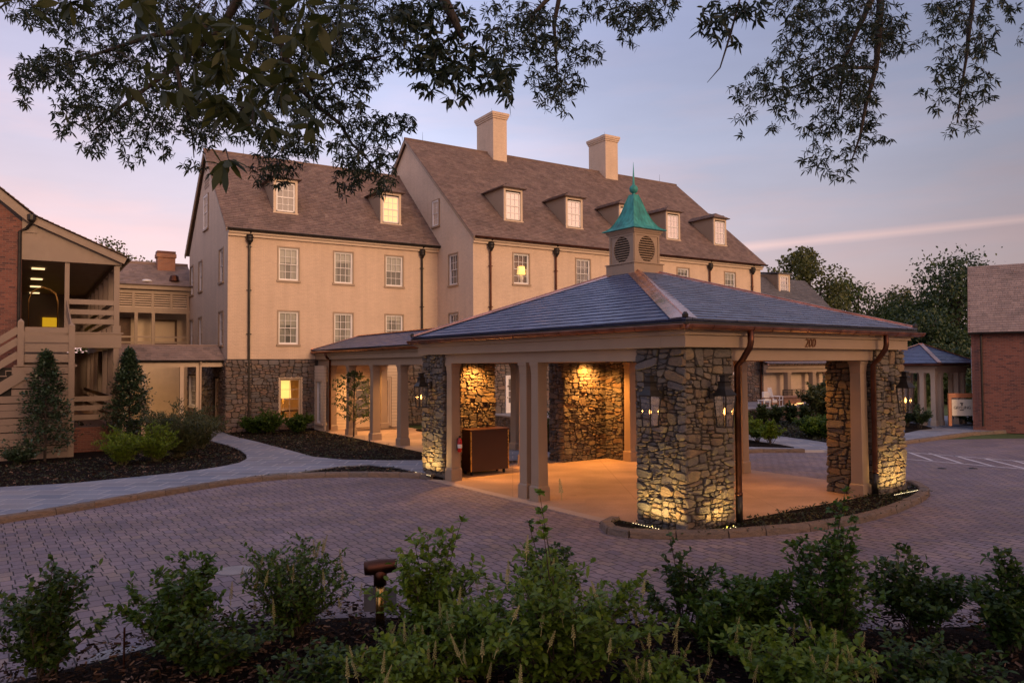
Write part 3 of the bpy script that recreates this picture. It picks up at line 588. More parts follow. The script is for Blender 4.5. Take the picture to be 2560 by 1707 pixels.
m.face([(11.9, YF, 10.4), (11.9, YRG, ZR-.25), (11.9, 13, 10.4)][::-1]); m.build('gable_wall', 'painted_brick', inn)
window(inn, -1.95, 8.0, 1.04, 1.75, side=11.9, pane='pane_dark'); window(inn, -1.95, 4.65, 1.04, 1.71, side=11.9, pane='pane_dark'); window(inn, .15, 11.7, .78, 1.5, side=11.86, pane='pane_dark', depth=.0)
MB().face([(35.6, YF, 3.8), (35.6, 13, 3.8), (35.6, 13, 10.4), (35.6, YRG, ZR-.25), (35.6, YF, 10.4)]).face([(0, 10.6, 0), (0, 10.6, 10.4), (11.9, 10.6, 10.4), (11.9, 10.6, 0)]).face([(11.9, 13, 0), (11.9, 13, 10.4), (35.6, 13, 10.4), (35.6, 13, 0)]).build('rear_wall', 'painted_brick', inn)
MB().box(11.86, YF-.13, 10.1, 35.7, YF, 10.24).box(11.86, YF-.24, 10.24, 35.7, YF, 10.35).build('cornice', 'trim_light', inn)
gutter(inn, (11.8, YF-.37, 10.43), (35.9, YF-.37, 10.43), .095, 'old_copper')
for x in (12.95, 17.42, 30.3, 34.6): downspout(inn, x, YF, 4.0, 10.28, 'old_copper')
m = MB(); P = [(11.7, YF-.38, 10.42), (35.85, YF-.38, 10.42), (35.85, YRG, ZR), (11.7, YRG, ZR)]; Q = [(11.7, 2*YRG-YF+.38, 10.42), (11.7, YRG, ZR), (35.85, YRG, ZR), (35.85, 2*YRG-YF+.38, 10.42)]
tiles(m, P, .17, .26, .014); tiles(m, Q, .5, .8, .016)
m.add([(x, y, z-.03) for x, y, z in P], [(0, 1, 2, 3)]); m.add([(x, y, z-.03) for x, y, z in Q], [(0, 1, 2, 3)]); m.tube([(11.7, YRG, ZR+.03), (35.85, YRG, ZR+.03)], .075, 6)
m.build('right_wing_roof', 'shingle', inn)
MB().bar((11.74, YF-.4, 10.30), (11.74, YRG+.02, ZR-.1), .06, .17).bar((11.74, 2*YRG-YF+.4, 10.30), (11.74, YRG-.02, ZR-.1), .06, .17).build('rake_board', 'trim_paint', inn)
for x in (15.33, 19.82, 24.1, 28.25, 32.85): dormer(x, -3.0, 11.83, 1.3, 1.9, sr, 'pane_dormer', 0)
def chimney(x0, x1, y0, y1, zb, zt, mat='painted_brick', cap='painted_brick'):
    o = MB().box(x0, y0, zb, x1, y1, zt-.42).box(x0-.05, y0-.05, zt-.42, x1+.05, y1+.05, zt-.3).box(x0-.1, y0-.1, zt-.3, x1+.1, y1+.1, zt-.18).box(x0-.14, y0-.14, zt-.18, x1+.14, y1+.14, zt).build('chimney', mat, inn, bevel=.012)
    MB().box(x0-.02, y0-.02, zb, x1+.02, y1+.02, zb+.02).build('flashing', 'lead_grey', o); return o
c = chimney(17.9, 19.0, 3.4, 5.6, 15.9, 20.6); c = chimney(27.75, 28.95, 3.4, 5.4, 15.9, 20.6)
MB().box(28.1, 4.0, 20.6, 28.5, 4.4, 20.85).build('chimney_pot', 'bronze_dark', c)
c = chimney(40.6, 42.4, 5.2, 6.6, 9, 15.9); MB().box(40.6, 5.2, 15.9, 40.75, 5.35, 16.2).box(42.25, 5.2, 15.9, 42.4, 5.35, 16.2).box(40.5, 5.1, 16.2, 42.5, 6.7, 16.3).build('chimney_cap', 'bronze_dark', c)
for x, y, z in ((13.0, YRG, ZR), (18.45, 4.5, 20.6), (28.6, 4.5, 20.6), (34, YRG, ZR), (2, 5.4, 15.8)): MB().tube([(x, y, z), (x, y, z+.65)], [.014, .006], 5).build('lightning_rod', 'iron_black', inn)
# stone ground storey of the right wing behind the terrace
m = MB().box(11.9, YF-.02, 0, 35.6, YF+.1, 3.8).box(11.86, YF, 0, 12.0, 0, 3.8); m.build('stone_base', 'mortar', inn)
m = MB(); stones(m, (11.8, YF-.02, .7), U, Nn, 23.9, 3.08, .10, .05, .012); stones(m, (11.86, 0, .1), (0, -1, 0), (-1, 0, 0), 4.3, 3.66, .09, .05, .012); stones(m, (35.62, YF, .1), (0, 1, 0), (1, 0, 0), 5, 3.6, .12, .05, .012); m.build('stone_facing', 'base_stone', inn)
for i, (x, p) in enumerate(((14.85, 'pane_dark'), (23.05, 'pane_amber'), (32.85, 'pane_amber'))): french(inn, x, .76, 1.9, 2.08, YF-.09, pane=p, rows=4)
downspout(inn, 35.3, YF-.05, .3, 4.0, 'old_copper', 'old_copper')
# low slate wing to the right, seen past the right wing
lw = thing('slate_wing', 'low wing with grey slate roof and one dormer beyond the cream inn', 'building', BO, BR)
MB().box(35.65, -4.3, 0, 45.6, 4, 6).add([(45.6, -4.3, 6), (45.6, -.4, 10.1), (45.6, 4, 6)], [(0, 1, 2)]).build('wall', 'painted_brick', lw)
m = MB(); P = [(35.65, -4.7, 5.95), (45.9, -4.7, 5.95), (45.9, -.4, 10.25), (35.65, -.4, 10.25)]; tiles(m, P, .2, .3, .014); m.add([(x, y, z-.03) for x, y, z in P]+[(45.9, 3.9, 5.95), (35.65, 3.9, 5.95)], [(0, 1, 2, 3), (3, 2, 4, 5)]); m.build('roof', 'grey_shingle', lw)
d = MB().box(41.0, -1.6, 8.9, 41.18, -1.5, 10.45).box(42.2, -1.6, 8.9, 42.38, -1.5, 10.45).box(41.18, -1.6, 10.3, 42.2, -1.5, 10.45).box(41.0, -1.62, 8.82, 42.38, -1.5, 8.95).build('dormer', 'trim_light', lw)
MB().add([(41.0, -1.5, 8.9), (41.0, -1.5, 10.4), (41.0, 3, 10.9), (41.0, 3, 8.9)], [(0, 1, 2, 3)]).add([(42.38, -1.5, 8.9), (42.38, -1.5, 10.4), (42.38, 3, 10.9), (42.38, 3, 8.9)], [(3, 2, 1, 0)]).build('cheek', 'trim_paint', d)
MB().add([(40.85, -1.75, 10.45), (42.5, -1.75, 10.45), (42.5, 3, 11.0), (40.85, 3, 11.0), (40.85, -1.75, 10.53), (42.5, -1.75, 10.53), (42.5, 3, 11.08), (40.85, 3, 11.08)], [(3, 2, 1, 0), (4, 5, 6, 7), (0, 1, 5, 4), (3, 0, 4, 7), (1, 2, 6, 5)]).build('dormer_roof', 'grey_shingle', d)
window(lw, 41.69, 8.97, .98, 1.32, -1.6, pane='pane_dormer', sur=False, sill=False, depth=.05)
# ================================================================ ENTRY VESTIBULE + COVERED WALK (inn frame)
def textmesh(curve, name, mat, parent):
    t = bpy.data.objects.new('tmp', curve); COL.objects.link(t); bpy.context.view_layer.update(); me = bpy.data.meshes.new_from_object(t.evaluated_get(bpy.context.evaluated_depsgraph_get()))
    bpy.data.objects.remove(t); me.materials.clear(); me.materials.append(MAT[mat]); return link(bpy.data.objects.new(name, me), parent)
def column(parent, x, y, z0, z1, w=.42, mat='trim_paint'):
    h = w/2; m = MB().taper(x, y, z0, z0+.34, h*1.22, h*1.2).taper(x, y, z0+.34, z0+.38, h*1.2, h*1.02).taper(x, y, z0+.38, z1-.32, h, h*.9).taper(x, y, z1-.32, z1-.08, h*.9, h*1.02).taper(x, y, z1-.08, z1, h*1.14, h*1.14)
    return m.build('column', mat, parent, bevel=.008)
ent = thing('entry_walkway', 'slate roofed entrance walk with square columns running to the porte cochere', 'covered walkway', BO, BR)
EX0, EX1 = 4.5, 8.05
m = MB(); wallgrid(m, '-x', 4.45, -1.62, .0, 0.05, 3.45, [(-1.42, -.42, .42, 2.62)], .1); m.box(4.5, -1.05, .05, 6.1, -.95, 3.45).box(8.5, -1.05, .05, 9.0, -.95, 3.45).box(6.1, -1.05, 2.82, 8.5, -.95, 3.45).box(9.0, -1.75, .05, 9.1, 0, 3.45).box(4.47, -1.62, .05, 4.57, -1.0, 3.45)
m.build('wall', 'clapboard', ent)
window(ent, -.92, .42, 1.0, 2.2, side=4.45, pane='pane_sheer', cols=5, rows=(4,), sur=True, sill=True, trim='trim_light', fmat='white_paint')
french(ent, 7.3, .1, 2.35, 2.7, -1.02, pane='pane_dark', rows=4, cols=1, mat='trim_light')
for s in (-1, 1): MB().tube([(7.3+s*.09, -1.16, .35), (7.3+s*.09, -1.16, 2.4)], .022, 8).box(7.3+s*.09-.02, -1.16, .4, 7.3+s*.09+.02, -1.0, .44).box(7.3+s*.09-.02, -1.16, 2.3, 7.3+s*.09+.02, -1.0, 2.34).build('pull_bar', 'iron_black', ent)
for y in (-1.72, -4.45, -7.45, -10.45, -13.6): column(ent, 4.85, y, .0, 3.45, .38)
for y in (-1.72, -7.45, -10.45, -14.9): column(ent, 7.7, y, .0, 3.45, .38, 'trim_paint')
MB().box(4.66, -16.2, 3.45, 5.04, .0, 3.76).box(7.5, -16.2, 3.45, 7.88, -1.0, 3.76).build('beam', 'trim_paint', ent)
MB().box(4.52, -16.2, 3.76, 5.05, .0, 4.0).box(4.44, -16.2, 4.0, 5.05, .0, 4.1).box(7.5, -16.2, 3.76, 8.02, .0, 4.0).build('fascia', 'trim_paint', ent)
MB().box(5.04, -16.2, 3.62, 7.5, -1.0, 3.68).build('ceiling', 'soffit_paint', ent)
gutter(ent, (4.33, -.05, 4.17), (4.33, -15.4, 4.17), .085, 'gutter_copper')
m = MB(); ZE, ZRD = 4.26, 4.98
P = [(4.3, -16.2, ZE), (4.3, -.03, ZE), (6.28, -1.9, ZRD), (6.28, -16.2, ZRD)]; Q = [(8.25, -.03, ZE), (8.25, -16.2, ZE), (6.28, -16.2, ZRD), (6.28, -1.9, ZRD)]; R3 = [(4.3, -.03, ZE), (8.25, -.03, ZE), (6.28, -1.9, ZRD)]
for q, mm in ((P, m), (Q, m)): tiles(mm, q, .2, .3, .013); mm.face([(a, b, c_-.02) for a, b, c_ in q])
m.face(R3); m.build('roof', 'slate', ent)
MB().bar((6.28, -16.2, ZRD+.03), (6.28, -1.9, ZRD+.03), .3, .03).bar((4.3, -.05, ZE+.03), (6.28, -1.9, ZRD+.03), .2, .03).box(4.3, -.06, 4.1, 4.5, .0, 4.36).build('copper_flashing', 'copper', ent)
MB().tube([(4.3, -2.2, 4.1), (4.4, -2.2, 3.85), (4.62, -2.05, 3.72), (4.62, -2.05, .15)], .06, 10).build('downspout', 'old_copper', ent, True)
for y in (-2.6, -5.8, -9.0): 
    e = MB().lathe([(.085, 3.60), (.1, 3.618)], 6.3, y, 14).build('downlight', 'downlight_lens', ent)
    lamp('downlight_lamp', 'SPOT', (6.3, y, 3.57), 620, (1, .50, .17), e, .08, 150, .9)
tag(MB().box(5.9, -2.75, .055, 8.3, -1.55, .075).build('door_mat', 'mat_brown'), 'brown door mat in front of the entrance french doors', 'door mat'); bpy.data.objects['door_mat'].location = BO; bpy.data.objects['door_mat'].rotation_euler = (0, 0, BR)

# ================================================================ PORTE COCHERE
pc = thing('porte_cochere', 'stone pillared porte cochere with blue slate hip roof and green copper cupola', 'porte cochere', PO, PR)
XE, YE = 8.35, 10.7
def pillar(boxes, faces, h=3.72, am=.062):
    m = MB()
    for x0, y0, x1, y1 in boxes: m.box(x0, y0, 0, x1, y1, h)
    o = m.build('pillar', 'mortar', pc); f = MB()
    for (ox, oy), u, n, w in faces: stones(f, (ox, oy, .0), u, n, w, h-.0, am, .055, .014)
    f.build('stone_facing', 'field_stone', o); return o
X_, Y_, nX, nY = (1, 0, 0), (0, 1, 0), (-1, 0, 0), (0, -1, 0)
pillar([(.04, .04, 1.44, 1.36)], [((0, .04), X_, nY, 1.48), ((.04, 1.40), nY, nX, 1.40), ((1.48, 1.36), nX, Y_, 1.48), ((1.44, 0), Y_, X_, 1.4)])
pillar([(7.09, .04, 8.41, 1.36)], [((7.05, .04), X_, nY, 1.42), ((7.09, 1.40), nY, nX, 1.40), ((8.45, 1.36), nX, Y_, 1.4), ((8.41, 0), Y_, X_, 1.4)])
pillar([(.04, 9.49, .62, 10.72), (.62, 10.34, 2.46, 10.72)], [((.04, 10.76), nY, nX, 1.31), ((0, 9.49), X_, nY, .66), ((.62, 9.45), Y_, X_, .9), ((.62, 10.34), X_, nY, 1.88), ((2.46, 10.3), Y_, X_, .46), ((2.5, 10.72), nX, Y_, 2.5)])
pillar([(5.39, 10.34, 8.41, 11.1), (7.37, 9.5, 8.41, 10.34)], [((5.35, 10.34), X_, nY, 2.04), ((5.39, 11.14), nY, nX, .84), ((7.37, 10.34), nY, nX, .88), ((7.33, 9.5), X_, nY, 1.12), ((8.41, 9.46), Y_, X_, 1.68), ((8.45, 11.1), nX, Y_, 3.1)])
for x, y in ((.22, 9.22), (.22, 5.52), (.22, 5.03), (6.82, .34), (7.5, 9.22), (8.2, 5.54), (8.2, 5.0), (4.4, 10.55), (3.86, 10.55)): column(pc, x, y, .0, 3.47, .31)
# beams, frieze and soffit: four sides, butted at the corners
def ring(mb, a0, a1, z0, z1):       # rectangular ring between offsets a0 (outer) and a1 (inner) from the plan edge
    x0, y0, x1, y1 = a0, a0, XE-a0, YE-a0; i0, j0, i1, j1 = a1, a1, XE-a1, YE-a1
    mb.box(x0, y0, z0, x1, j0, z1).box(x0, j1, z0, x1, y1, z1).box(x0, j0, z0, i0, j1, z1).box(i1, j0, z0, x1, j1, z1)
m = MB(); ring(m, .08, .50, 3.47, 3.74); m.build('beam', 'trim_paint', pc, bevel=.006)
m = MB(); ring(m, -.10, .55, 3.74, 3.985); ring(m, -.16, .55, 3.985, 4.06); ring(m, -.22, .55, 4.06, 4.17); m.build('frieze', 'trim_paint', pc, bevel=.006)
MB().box(.5, .5, 3.60, XE-.5, YE-.5, 3.66).build('ceiling', 'soffit_paint', pc)
OV = .27; EZ = 4.27; AP = (4.2, 5.6); CU = .53
sx, AZ = .43, 4.27+.43*(4.2+OV)
C4 = [(-OV, -OV, EZ), (XE+OV, -OV, EZ), (XE+OV, YE+OV, EZ), (-OV, YE+OV, EZ)]; ap = (AP[0], AP[1], AZ)
for i in range(4):
    m = MB(); P = [C4[i], C4[(i+1) % 4], ap]; tiles(m, P, .235, .34, .016, .008); m.face([(a, b, c_-.03) for a, b, c_ in P]); m.build('roof_slope', 'slate', pc)
MB().add([(x, y, z-.035) for x, y, z in C4]+[(x, y, z-.1) for x, y, z in C4], [(0, 1, 5, 4), (1, 2, 6, 5), (2, 3, 7, 6), (3, 0, 4, 7), (7, 6, 5, 4)]).build('roof_edge', 'bronze_dark', pc)
for c in C4:                                      # wide copper hip flashing, a standing seam on the arris
    a, b = Vector(c), Vector(ap); d = (b-a); e = d.xy.normalized(); s = Vector((-e.y, e.x)); m = MB()
    for q in (-1, 1):
        w = .27; dn = .10
        m.face([a+Vector((0, 0, .055)), a+Vector((s.x*w*q, s.y*w*q, 0))+Vector((e.x*.18, e.y*.18, .03)), b+Vector((s.x*w*q, s.y*w*q, -dn+.045)), b+Vector((0, 0, .055))])
    m.tube([a+Vector((0, 0, .06)), b+Vector((0, 0, .06))], .022, 6)
    o = m.build('hip_flashing', 'copper', pc); MB().lathe([(.03, a.z+.02), (.06, a.z+.05), (.065, a.z+.1), (.03, a.z+.15)], a.x+e.x*.05, a.y+e.y*.05, 10).build('hip_cap', 'bronze_dark', o)
go = -.10-.22-.03
for a, b in (((-.34, -.42, 4.165), (XE+.40, -.34, 4.165)), ((XE+.34, -.34, 4.165), (XE+.34, YE+.34, 4.165)), ((XE+.34, YE+.34, 4.165), (-.34, YE+.34, 4.165)), ((-.34, YE+.20, 4.165), (-.34, -.42, 4.165))): 
    gutter(pc, (a[0], -.34 if abs(a[1]+.42) < .01 else a[1], a[2]), (b[0], -.34 if abs(b[1]+.42) < .01 else b[1], b[2]), .085, 'gutter_copper')
for x, y, zz in ((1.60, -.10, .04), (6.92, -.10, .15)):
    m = MB().tube([(x+.02, y-.24, 4.1), (x+.02, y-.24, 3.86), (x+.01, y-.22, 3.74), (x, y-.05, 3.5), (x, y+.1, 3.36), (x, y+.1, .7), (x, y+.1, zz)], .065, 12); m.tube([(x, y+.1, .66), (x, y+.1, .72)], .078, 12)
    o = m.build('downspout', 'old_copper', pc, True)
    MB().tube([(x, y+.1, zz), (x, y+.1, .66)], .074, 12).build('boot', 'bronze_dark', o, True)
# cupola
cx, cy = AP; zc = 6.02
m = MB().taper(cx, cy, zc-.25, zc+.25, CU+.05, CU+.05).taper(cx, cy, zc+.25, zc+.28, CU+.08, CU+.08)
cup = m.build('cupola', 'trim_paint', pc, bevel=.006)
Z0, Z1 = zc+.28, zc+1.12; w = CU-.03; R0 = .33; zm = (Z0+Z1)/2-.02
def cupface(rz):
    """one face of the cupola: a frame with a round louvred opening"""
    f = MB(); n = 28; pts = [(R0*math.sin(2*math.pi*i/n), zm+R0*1.12*math.cos(2*math.pi*i/n)) for i in range(n)]; sq = []
    for i in range(n):
        a = 2*math.pi*i/n; s, c_ = math.sin(a), math.cos(a); kk = 1/max(abs(s), abs(c_)); sq.append((s*kk*w, zm+c_*kk*((Z1-zm) if c_ > 0 else (zm-Z0))))
    V = [(x, -w, z) for x, z in pts]+[(x, -w, z) for x, z in sq]+[(x, -w+.07, z) for x, z in pts]
    f.add(V, [(i, (i+1) % n, n+(i+1) % n, n+i) for i in range(n)]+[(2*n+i, 2*n+(i+1) % n, (i+1) % n, i) for i in range(n)])
    for a, b, c_, d in ((-w, -w+.06, Z0, Z1), (w-.06, w, Z0, Z1)): f.box(a, -w-.02, c_, b, -w, d)
    f.box(-w+.06, -w-.02, Z1-.06, w-.06, -w, Z1)
    o = f.build('louvre_panel', 'trim_paint', cup); l = MB(); z = zm-R0*1.05
    while z < zm+R0*1.08:
        hw = R0*math.sqrt(max(0, 1-((z-zm)/(R0*1.12))**2)); l.add([(-hw, -w+.005, z-.012), (hw, -w+.005, z-.012), (hw, -w+.06, z+.022), (-hw, -w+.06, z+.022), (-hw, -w+.005, z-.026), (hw, -w+.005, z-.026), (hw, -w+.06, z+.010), (-hw, -w+.06, z+.010)], [(0, 1, 2, 3), (7, 6, 5, 4), (4, 5, 1, 0)]); z += .068
    s_ = l.build('louvre_slats', 'trim_paint', cup)
    for q in (o, s_): q.location = (cx, cy, 0); q.rotation_euler = (0, 0, rz)
for i in range(4): cupface(i*math.pi/2)
MB().taper(cx, cy, Z0, Z1, w-.1, w-.1).build('louvre_backing', 'dark_interior', cup)
MB().taper(cx, cy, Z1, Z1+.06, CU+.01, CU+.03).taper(cx, cy, Z1+.06, Z1+.12, CU+.05, CU+.06).build('cupola_cornice', 'trim_paint', cup)
prof = [(.66, 0), (.655, .015), (.57, .05), (.48, .13), (.40, .25), (.325, .40), (.26, .57), (.20, .76), (.145, .94), (.10, 1.06), (.095, 1.09)]; zb = Z1+.12
m = MB()
for (a, h0), (b, h1) in zip(prof, prof[1:]): m.taper(cx, cy, zb+h0, zb+h1, a, b)
m.f = [f for i, f in enumerate(m.f) if i % 6 >= 2 or i == 0]
o = m.build('cupola_roof', 'verdigris', cup)
m = MB()
for sx_, sy_ in ((-1, -1), (1, -1), (1, 1), (-1, 1)): m.tube([(cx+sx_*a, cy+sy_*a, zb+h+.003) for a, h in prof], .012, 6)
m.build('roof_ribs', 'verdigris', cup)
zf = zb+1.09
MB().lathe([(.085, zf-.03), (.045, zf+.03), (.05, zf+.045), (.09, zf+.07), (.118, zf+.12), (.124, zf+.17), (.115, zf+.22), (.08, zf+.265), (.045, zf+.285), (.035, zf+.32), (.022, zf+.6), (.003, zf+.97)], cx, cy, 18).build('finial', 'verdigris', cup, True)
# house number on the frieze
fc = bpy.data.curves.new('house_number', 'FONT'); fc.body = '200'; fc.size = .285; fc.shear = .22; fc.extrude = .012; fc.offset = -.003; fc.space_character = .95
fo = textmesh(fc, 'house_number', 'gold_letters', pc); fo.location = (3.86, -.115, 3.775); fo.rotation_euler = (math.pi/2, 0, 0)
# recessed downlights
for x, y, pw in ((1.55, 9.86, 950), (6.35, 9.9, 1150), (1.7, 5.3, 120), (6.6, 5.3, 150), (2.1, 2.3, 190), (6.2, 1.9, 260), (4.2, 7.6, 110)):
    e = MB().lathe([(.09, 3.578), (.105, 3.6)], x, y, 16).build('downlight', 'downlight_lens', pc)
    MB().lathe([(.112, 3.586), (.135, 3.6)], x, y, 16).build('trim_ring', 'bronze_dark', e)
    lamp('downlight_lamp', 'SPOT', (x, y, 3.56), pw, (1, .41, .085), e, .09, 145, .9)
def strip(name, a, b, ny, label, pw):
    """row of small lamps set in the bed at a pillar's foot"""
    o = thing(name, label, 'uplight', PO, PR, 'uplight strips at the pillar feet'); a, b = Vector(a), Vector(b); L_ = (b-a).length; d = (b-a)/L_; n = int(L_/.075)
    MB().bar(a, b, .05, .03).build('rail', 'bronze_dark', o)
    q = MB()
    for i in range(n): p = a+d*(L_*(i+.5)/n); q.lathe([(.009, p.z+.016), (.009, p.z+.021), (.004, p.z+.024)], p.x, p.y, 8)
    q.build('led', 'led', o)
    c_ = (a+b)/2; along_x = abs(d.x) > .5      # the lamp looks up and leans towards the stone
    l = lamp('strip_lamp', 'AREA', (c_.x, c_.y, c_.z+.04), pw, (1, .62, .20), o, L_, size_y=.03); l.data.spread = rad(130)
    Z_ = Vector((ny[0]*.30, ny[1]*.30, -1)).normalized(); Yv = Z_.cross(d).normalized(); Xv = Yv.cross(Z_); l.rotation_euler = Matrix((Xv, Yv, Z_)).transposed().to_euler()
strip('uplight_strip', (-.33, 1.2, .12), (-.33, .1, .12), (-1, 0), 'glowing led strip at the left foot of the nearest stone pillar', 34)
strip('uplight_strip', (.3, -.28, .095), (1.15, -.28, .095), (0, -1), 'led strip along the right foot of the nearest stone pillar', 28)
strip('uplight_strip', (7.15, -.34, .12), (8.35, -.34, .12), (0, -1), 'glowing led strip at the foot of the right hand stone pillar', 34)
strip('uplight_strip', (-.33, 10.6, .12), (-.33, 9.6, .12), (-1, 0), 'led strip at the foot of the stone pillar behind the left kerb', 34)
def lantern(x, y, z, rz, label):
    o = thing('wall_lantern', label, 'lantern', Pw(x, y, z), PR+rz, 'copper lanterns on the stone pillars')   # local: wall behind at +y
    m = MB(); a, b, h = .108, .148, .62
    for i in (-1, 1):
        for j in (-1, 1): m.bar((i*a*1.0, j*a, 0), (i*b, j*b, h), .026, .026)
    m.box(-a-.015, -a-.015, -.02, a+.015, a+.015, .005)
    for i in (-1, 1): m.bar((i*b, -b, h), (i*b, b, h), .03, .03).bar((-b, i*b, h), (b, i*b, h), .03, .03)
    m.build('frame', 'bronze_dark', o)
    m = MB(); pr = [(.175, .0), (.165, .012), (.105, .10), (.085, .17), (.088, .24), (.105, .26), (.062, .275), (.06, .36), (.075, .37), (.075, .39), (.02, .405)]
    for (r0, h0), (r1, h1) in zip(pr, pr[1:]): m.taper(0, 0, h+.01+h0, h+.01+h1, r0, r1)
    m.build('roof', 'bronze_dark', o)
    g = MB()
    for i in (-1, 1): g.face([(i*a, -a, .01), (i*a, a, .01), (i*b, b, h), (i*b, -b, h)]).face([(-a, i*a, .01), (a, i*a, .01), (b, i*b, h), (-b, i*b, h)])
    g.build('pane', 'clear_glass', o)
    MB().lathe([(.012, .0), (.012, .2), (.02, .21), (.02, .23)], 0, 0, 8).build('burner', 'brass', o)
    f = MB().lathe([(.004, .235), (.02, .26), (.022, .29), (.014, .33), (.002, .37)], 0, 0, 8).build('flame', 'flame', o, True)
    lamp('flame_lamp', 'POINT', (0, 0, .3), 5, (1, .42, .1), o, .03)
    MB().tube([(0, b, h+.03), (0, .27, h+.10), (0, .33, h+.04)], .018, 8).box(-.06, .32, h-.08, .06, .345, h+.16).build('bracket', 'bronze_dark', o); return o
lantern(-.37, .60, 2.16, math.pi*1.5, 'copper lantern on the left face of the nearest stone pillar')
lantern(.72, -.37, 2.16, 0, 'copper lantern on the right face of the nearest stone pillar')
lantern(7.75, -.37, 2.16, 0, 'copper lantern on the right hand pillar beside the striped lane')
lantern(-.37, 10.12, 2.16, math.pi*1.5, 'copper lantern on the far left pillar next to the entrance walk')
# valet cabinet and extinguisher
vc = thing('valet_cabinet', 'dark mahogany rolling cabinet standing by the lit stone pillar', 'cabinet', Pw(1.06, 9.58, 0), PR)
MB().box(0, 0, .13, 1.42, .58, 1.36).build('body', 'mahogany', vc, bevel=.006); MB().box(-.03, -.03, 1.36, 1.45, .61, 1.42).build('top', 'mahogany', vc, bevel=.01)
MB().box(-.012, -.012, .13, .03, .0, 1.36).box(1.39, -.012, .13, 1.432, .0, 1.36).box(-.012, .0, .13, .0, .03, 1.36).build('edge_trim', 'brass', vc)
for x in (.1, 1.3):
    for y in (.1, .48):
        w_ = MB().tube([(x-.02, y, .055), (x+.02, y, .055)], .055, 12).build('caster', 'rubber', vc); MB().box(x-.03, y-.035, .055, x+.03, y+.035, .13).build('fork', 'iron_black', w_)
fe = thing('fire_extinguisher', 'red fire extinguisher hung on the column beside the cabinet', 'fire extinguisher', Pw(.26, 8.93, .86), PR)
MB().lathe([(.05, 0), (.07, .015), (.072, .3), (.06, .36), (.03, .4), (.025, .43)], 0, 0, 16).build('cylinder', 'red_enamel', fe, True); MB().lathe([(.0725, .12), (.0725, .23)], 0, 0, 16).build('plate', 'white_paint', fe)
MB().box(-.02, -.03, .42, .02, .02, .47).bar((0, .0, .47), (.0, -.1, .5), .025, .012).build('handle', 'iron_black', fe); MB().tube([(-.02, -.02, .45), (-.1, -.03, .4), (-.105, -.02, .2), (-.09, -.02, .08)], .012, 6).build('hose', 'rubber', fe)
MB().box(-.05, .06, .05, .05, .09, .4).build('bracket', 'iron_black', fe)
# ================================================================ LEFT LODGE with gallery and stair (inn frame)
lg = thing('brick_lodge', 'red brick lodge with two storey tan timber gallery at the left edge', 'building', BO, BR)
GY = -5.5
m = MB(); m.add([(-20, GY+.02, 0), (-8.75, GY+.02, 0), (-8.75, GY+.02, 9.0), (-13.3, GY+.02, 13.2), (-20, GY+.02, 9)], [(0, 1, 2, 3, 4)]); m.add([(-8.75, GY+.02, 0), (-8.75, 22, 0), (-8.75, 22, 9.05), (-8.75, GY+.02, 9.0)], [(0, 1, 2, 3)]); m.build('wall', 'red_brick', lg)
m = MB(); s1 = (13.45-9.27)/(13.3-8.32)
P = [(-8.25, GY-.3, 9.2), (-8.25, 22, 9.2), (-13.3, 22, 9.2+5.05*.83), (-13.3, GY-.3, 9.2+5.05*.83)]; Q = [(-5.15, GY-.3, 7.88), (-5.15, 22, 7.88), (-8.3, 22, 9.24), (-8.3, GY-.3, 9.24)]
for q in (P, Q): tiles(m, q, .2, .3, .016); m.face([(a, b, c_-.03) for a, b, c_ in q]); m.face([(a, b, c_-.1) for a, b, c_ in q])
m.build('roof', 'shingle', lg)
m = MB(); m.bar((-8.35, GY-.25, 9.06), (-5.22, GY-.25, 7.71), .06, .26); m.build('rake_board', 'gallery_paint', lg)
MB().bar((-13.3, GY-.25, 9.06+4.95*.83), (-8.35, GY-.25, 9.0), .06, .3).add([(-8.75, GY-.1, 8.6), (-8.25, GY-.1, 8.6), (-8.25, GY-.1, 9.0), (-8.75, GY-.1, 9.0)], [(0, 1, 2, 3)]).build('rake_board', 'gallery_paint', lg)
MB().add([(-8.75, GY-.06, 7.56), (-5.33, GY-.06, 7.56), (-5.33, GY-.06, 7.78), (-8.3, GY-.06, 9.12), (-8.75, GY-.06, 9.12), (-8.75, GY+.06, 7.56), (-5.33, GY+.06, 7.56), (-5.33, GY+.06, 7.78), (-8.3, GY+.06, 9.12)], [(0, 1, 2, 3, 4), (1, 0, 5, 6), (2, 1, 6, 7)]).build('gable_panel', 'gallery_paint', lg)
MB().box(-5.55, GY+.06, 7.5, -5.33, 12, 7.72).build('beam', 'gallery_paint', lg); MB().box(-8.75, GY+.1, 7.72, -5.4, 12, 7.78).build('ceiling', 'board_paint', lg)
gutter(lg, (-5.03, GY-.25, 7.86), (-5.03, 12, 7.86), .08, 'bronze_dark')
MB().tube([(-8.45, GY-.32, 9.12), (-8.45, GY-.3, 8.95), (-8.6, GY-.15, 8.75), (-8.82, GY-.08, 8.62), (-8.82, GY-.08, 4.6)], .06, 8).lathe([(.07, 8.95), (.14, 9.05), (.15, 9.25), (.13, 9.27)], -8.45, GY-.32, 10).build('downspout', 'bronze_dark', lg)
FZ = 4.82
MB().box(-8.75, GY-.05, FZ-.06, -5.25, 12, FZ).box(-8.75, GY-.02, FZ-.62, -5.32, GY+.08, FZ-.06).box(-5.42, GY+.08, FZ-.62, -5.32, 12, FZ-.06).build('gallery_floor', 'gallery_paint', lg)
MB().box(-8.75, GY+.1, .95, -5.35, 12, 1.05).box(-5.42, GY+.05, .0, -5.34, 12, .95).box(-8.7, GY, .0, -5.42, GY+.06, .95).build('porch_floor', 'red_brick', lg)
ys = [GY+.1+2.5*i for i in range(8)]
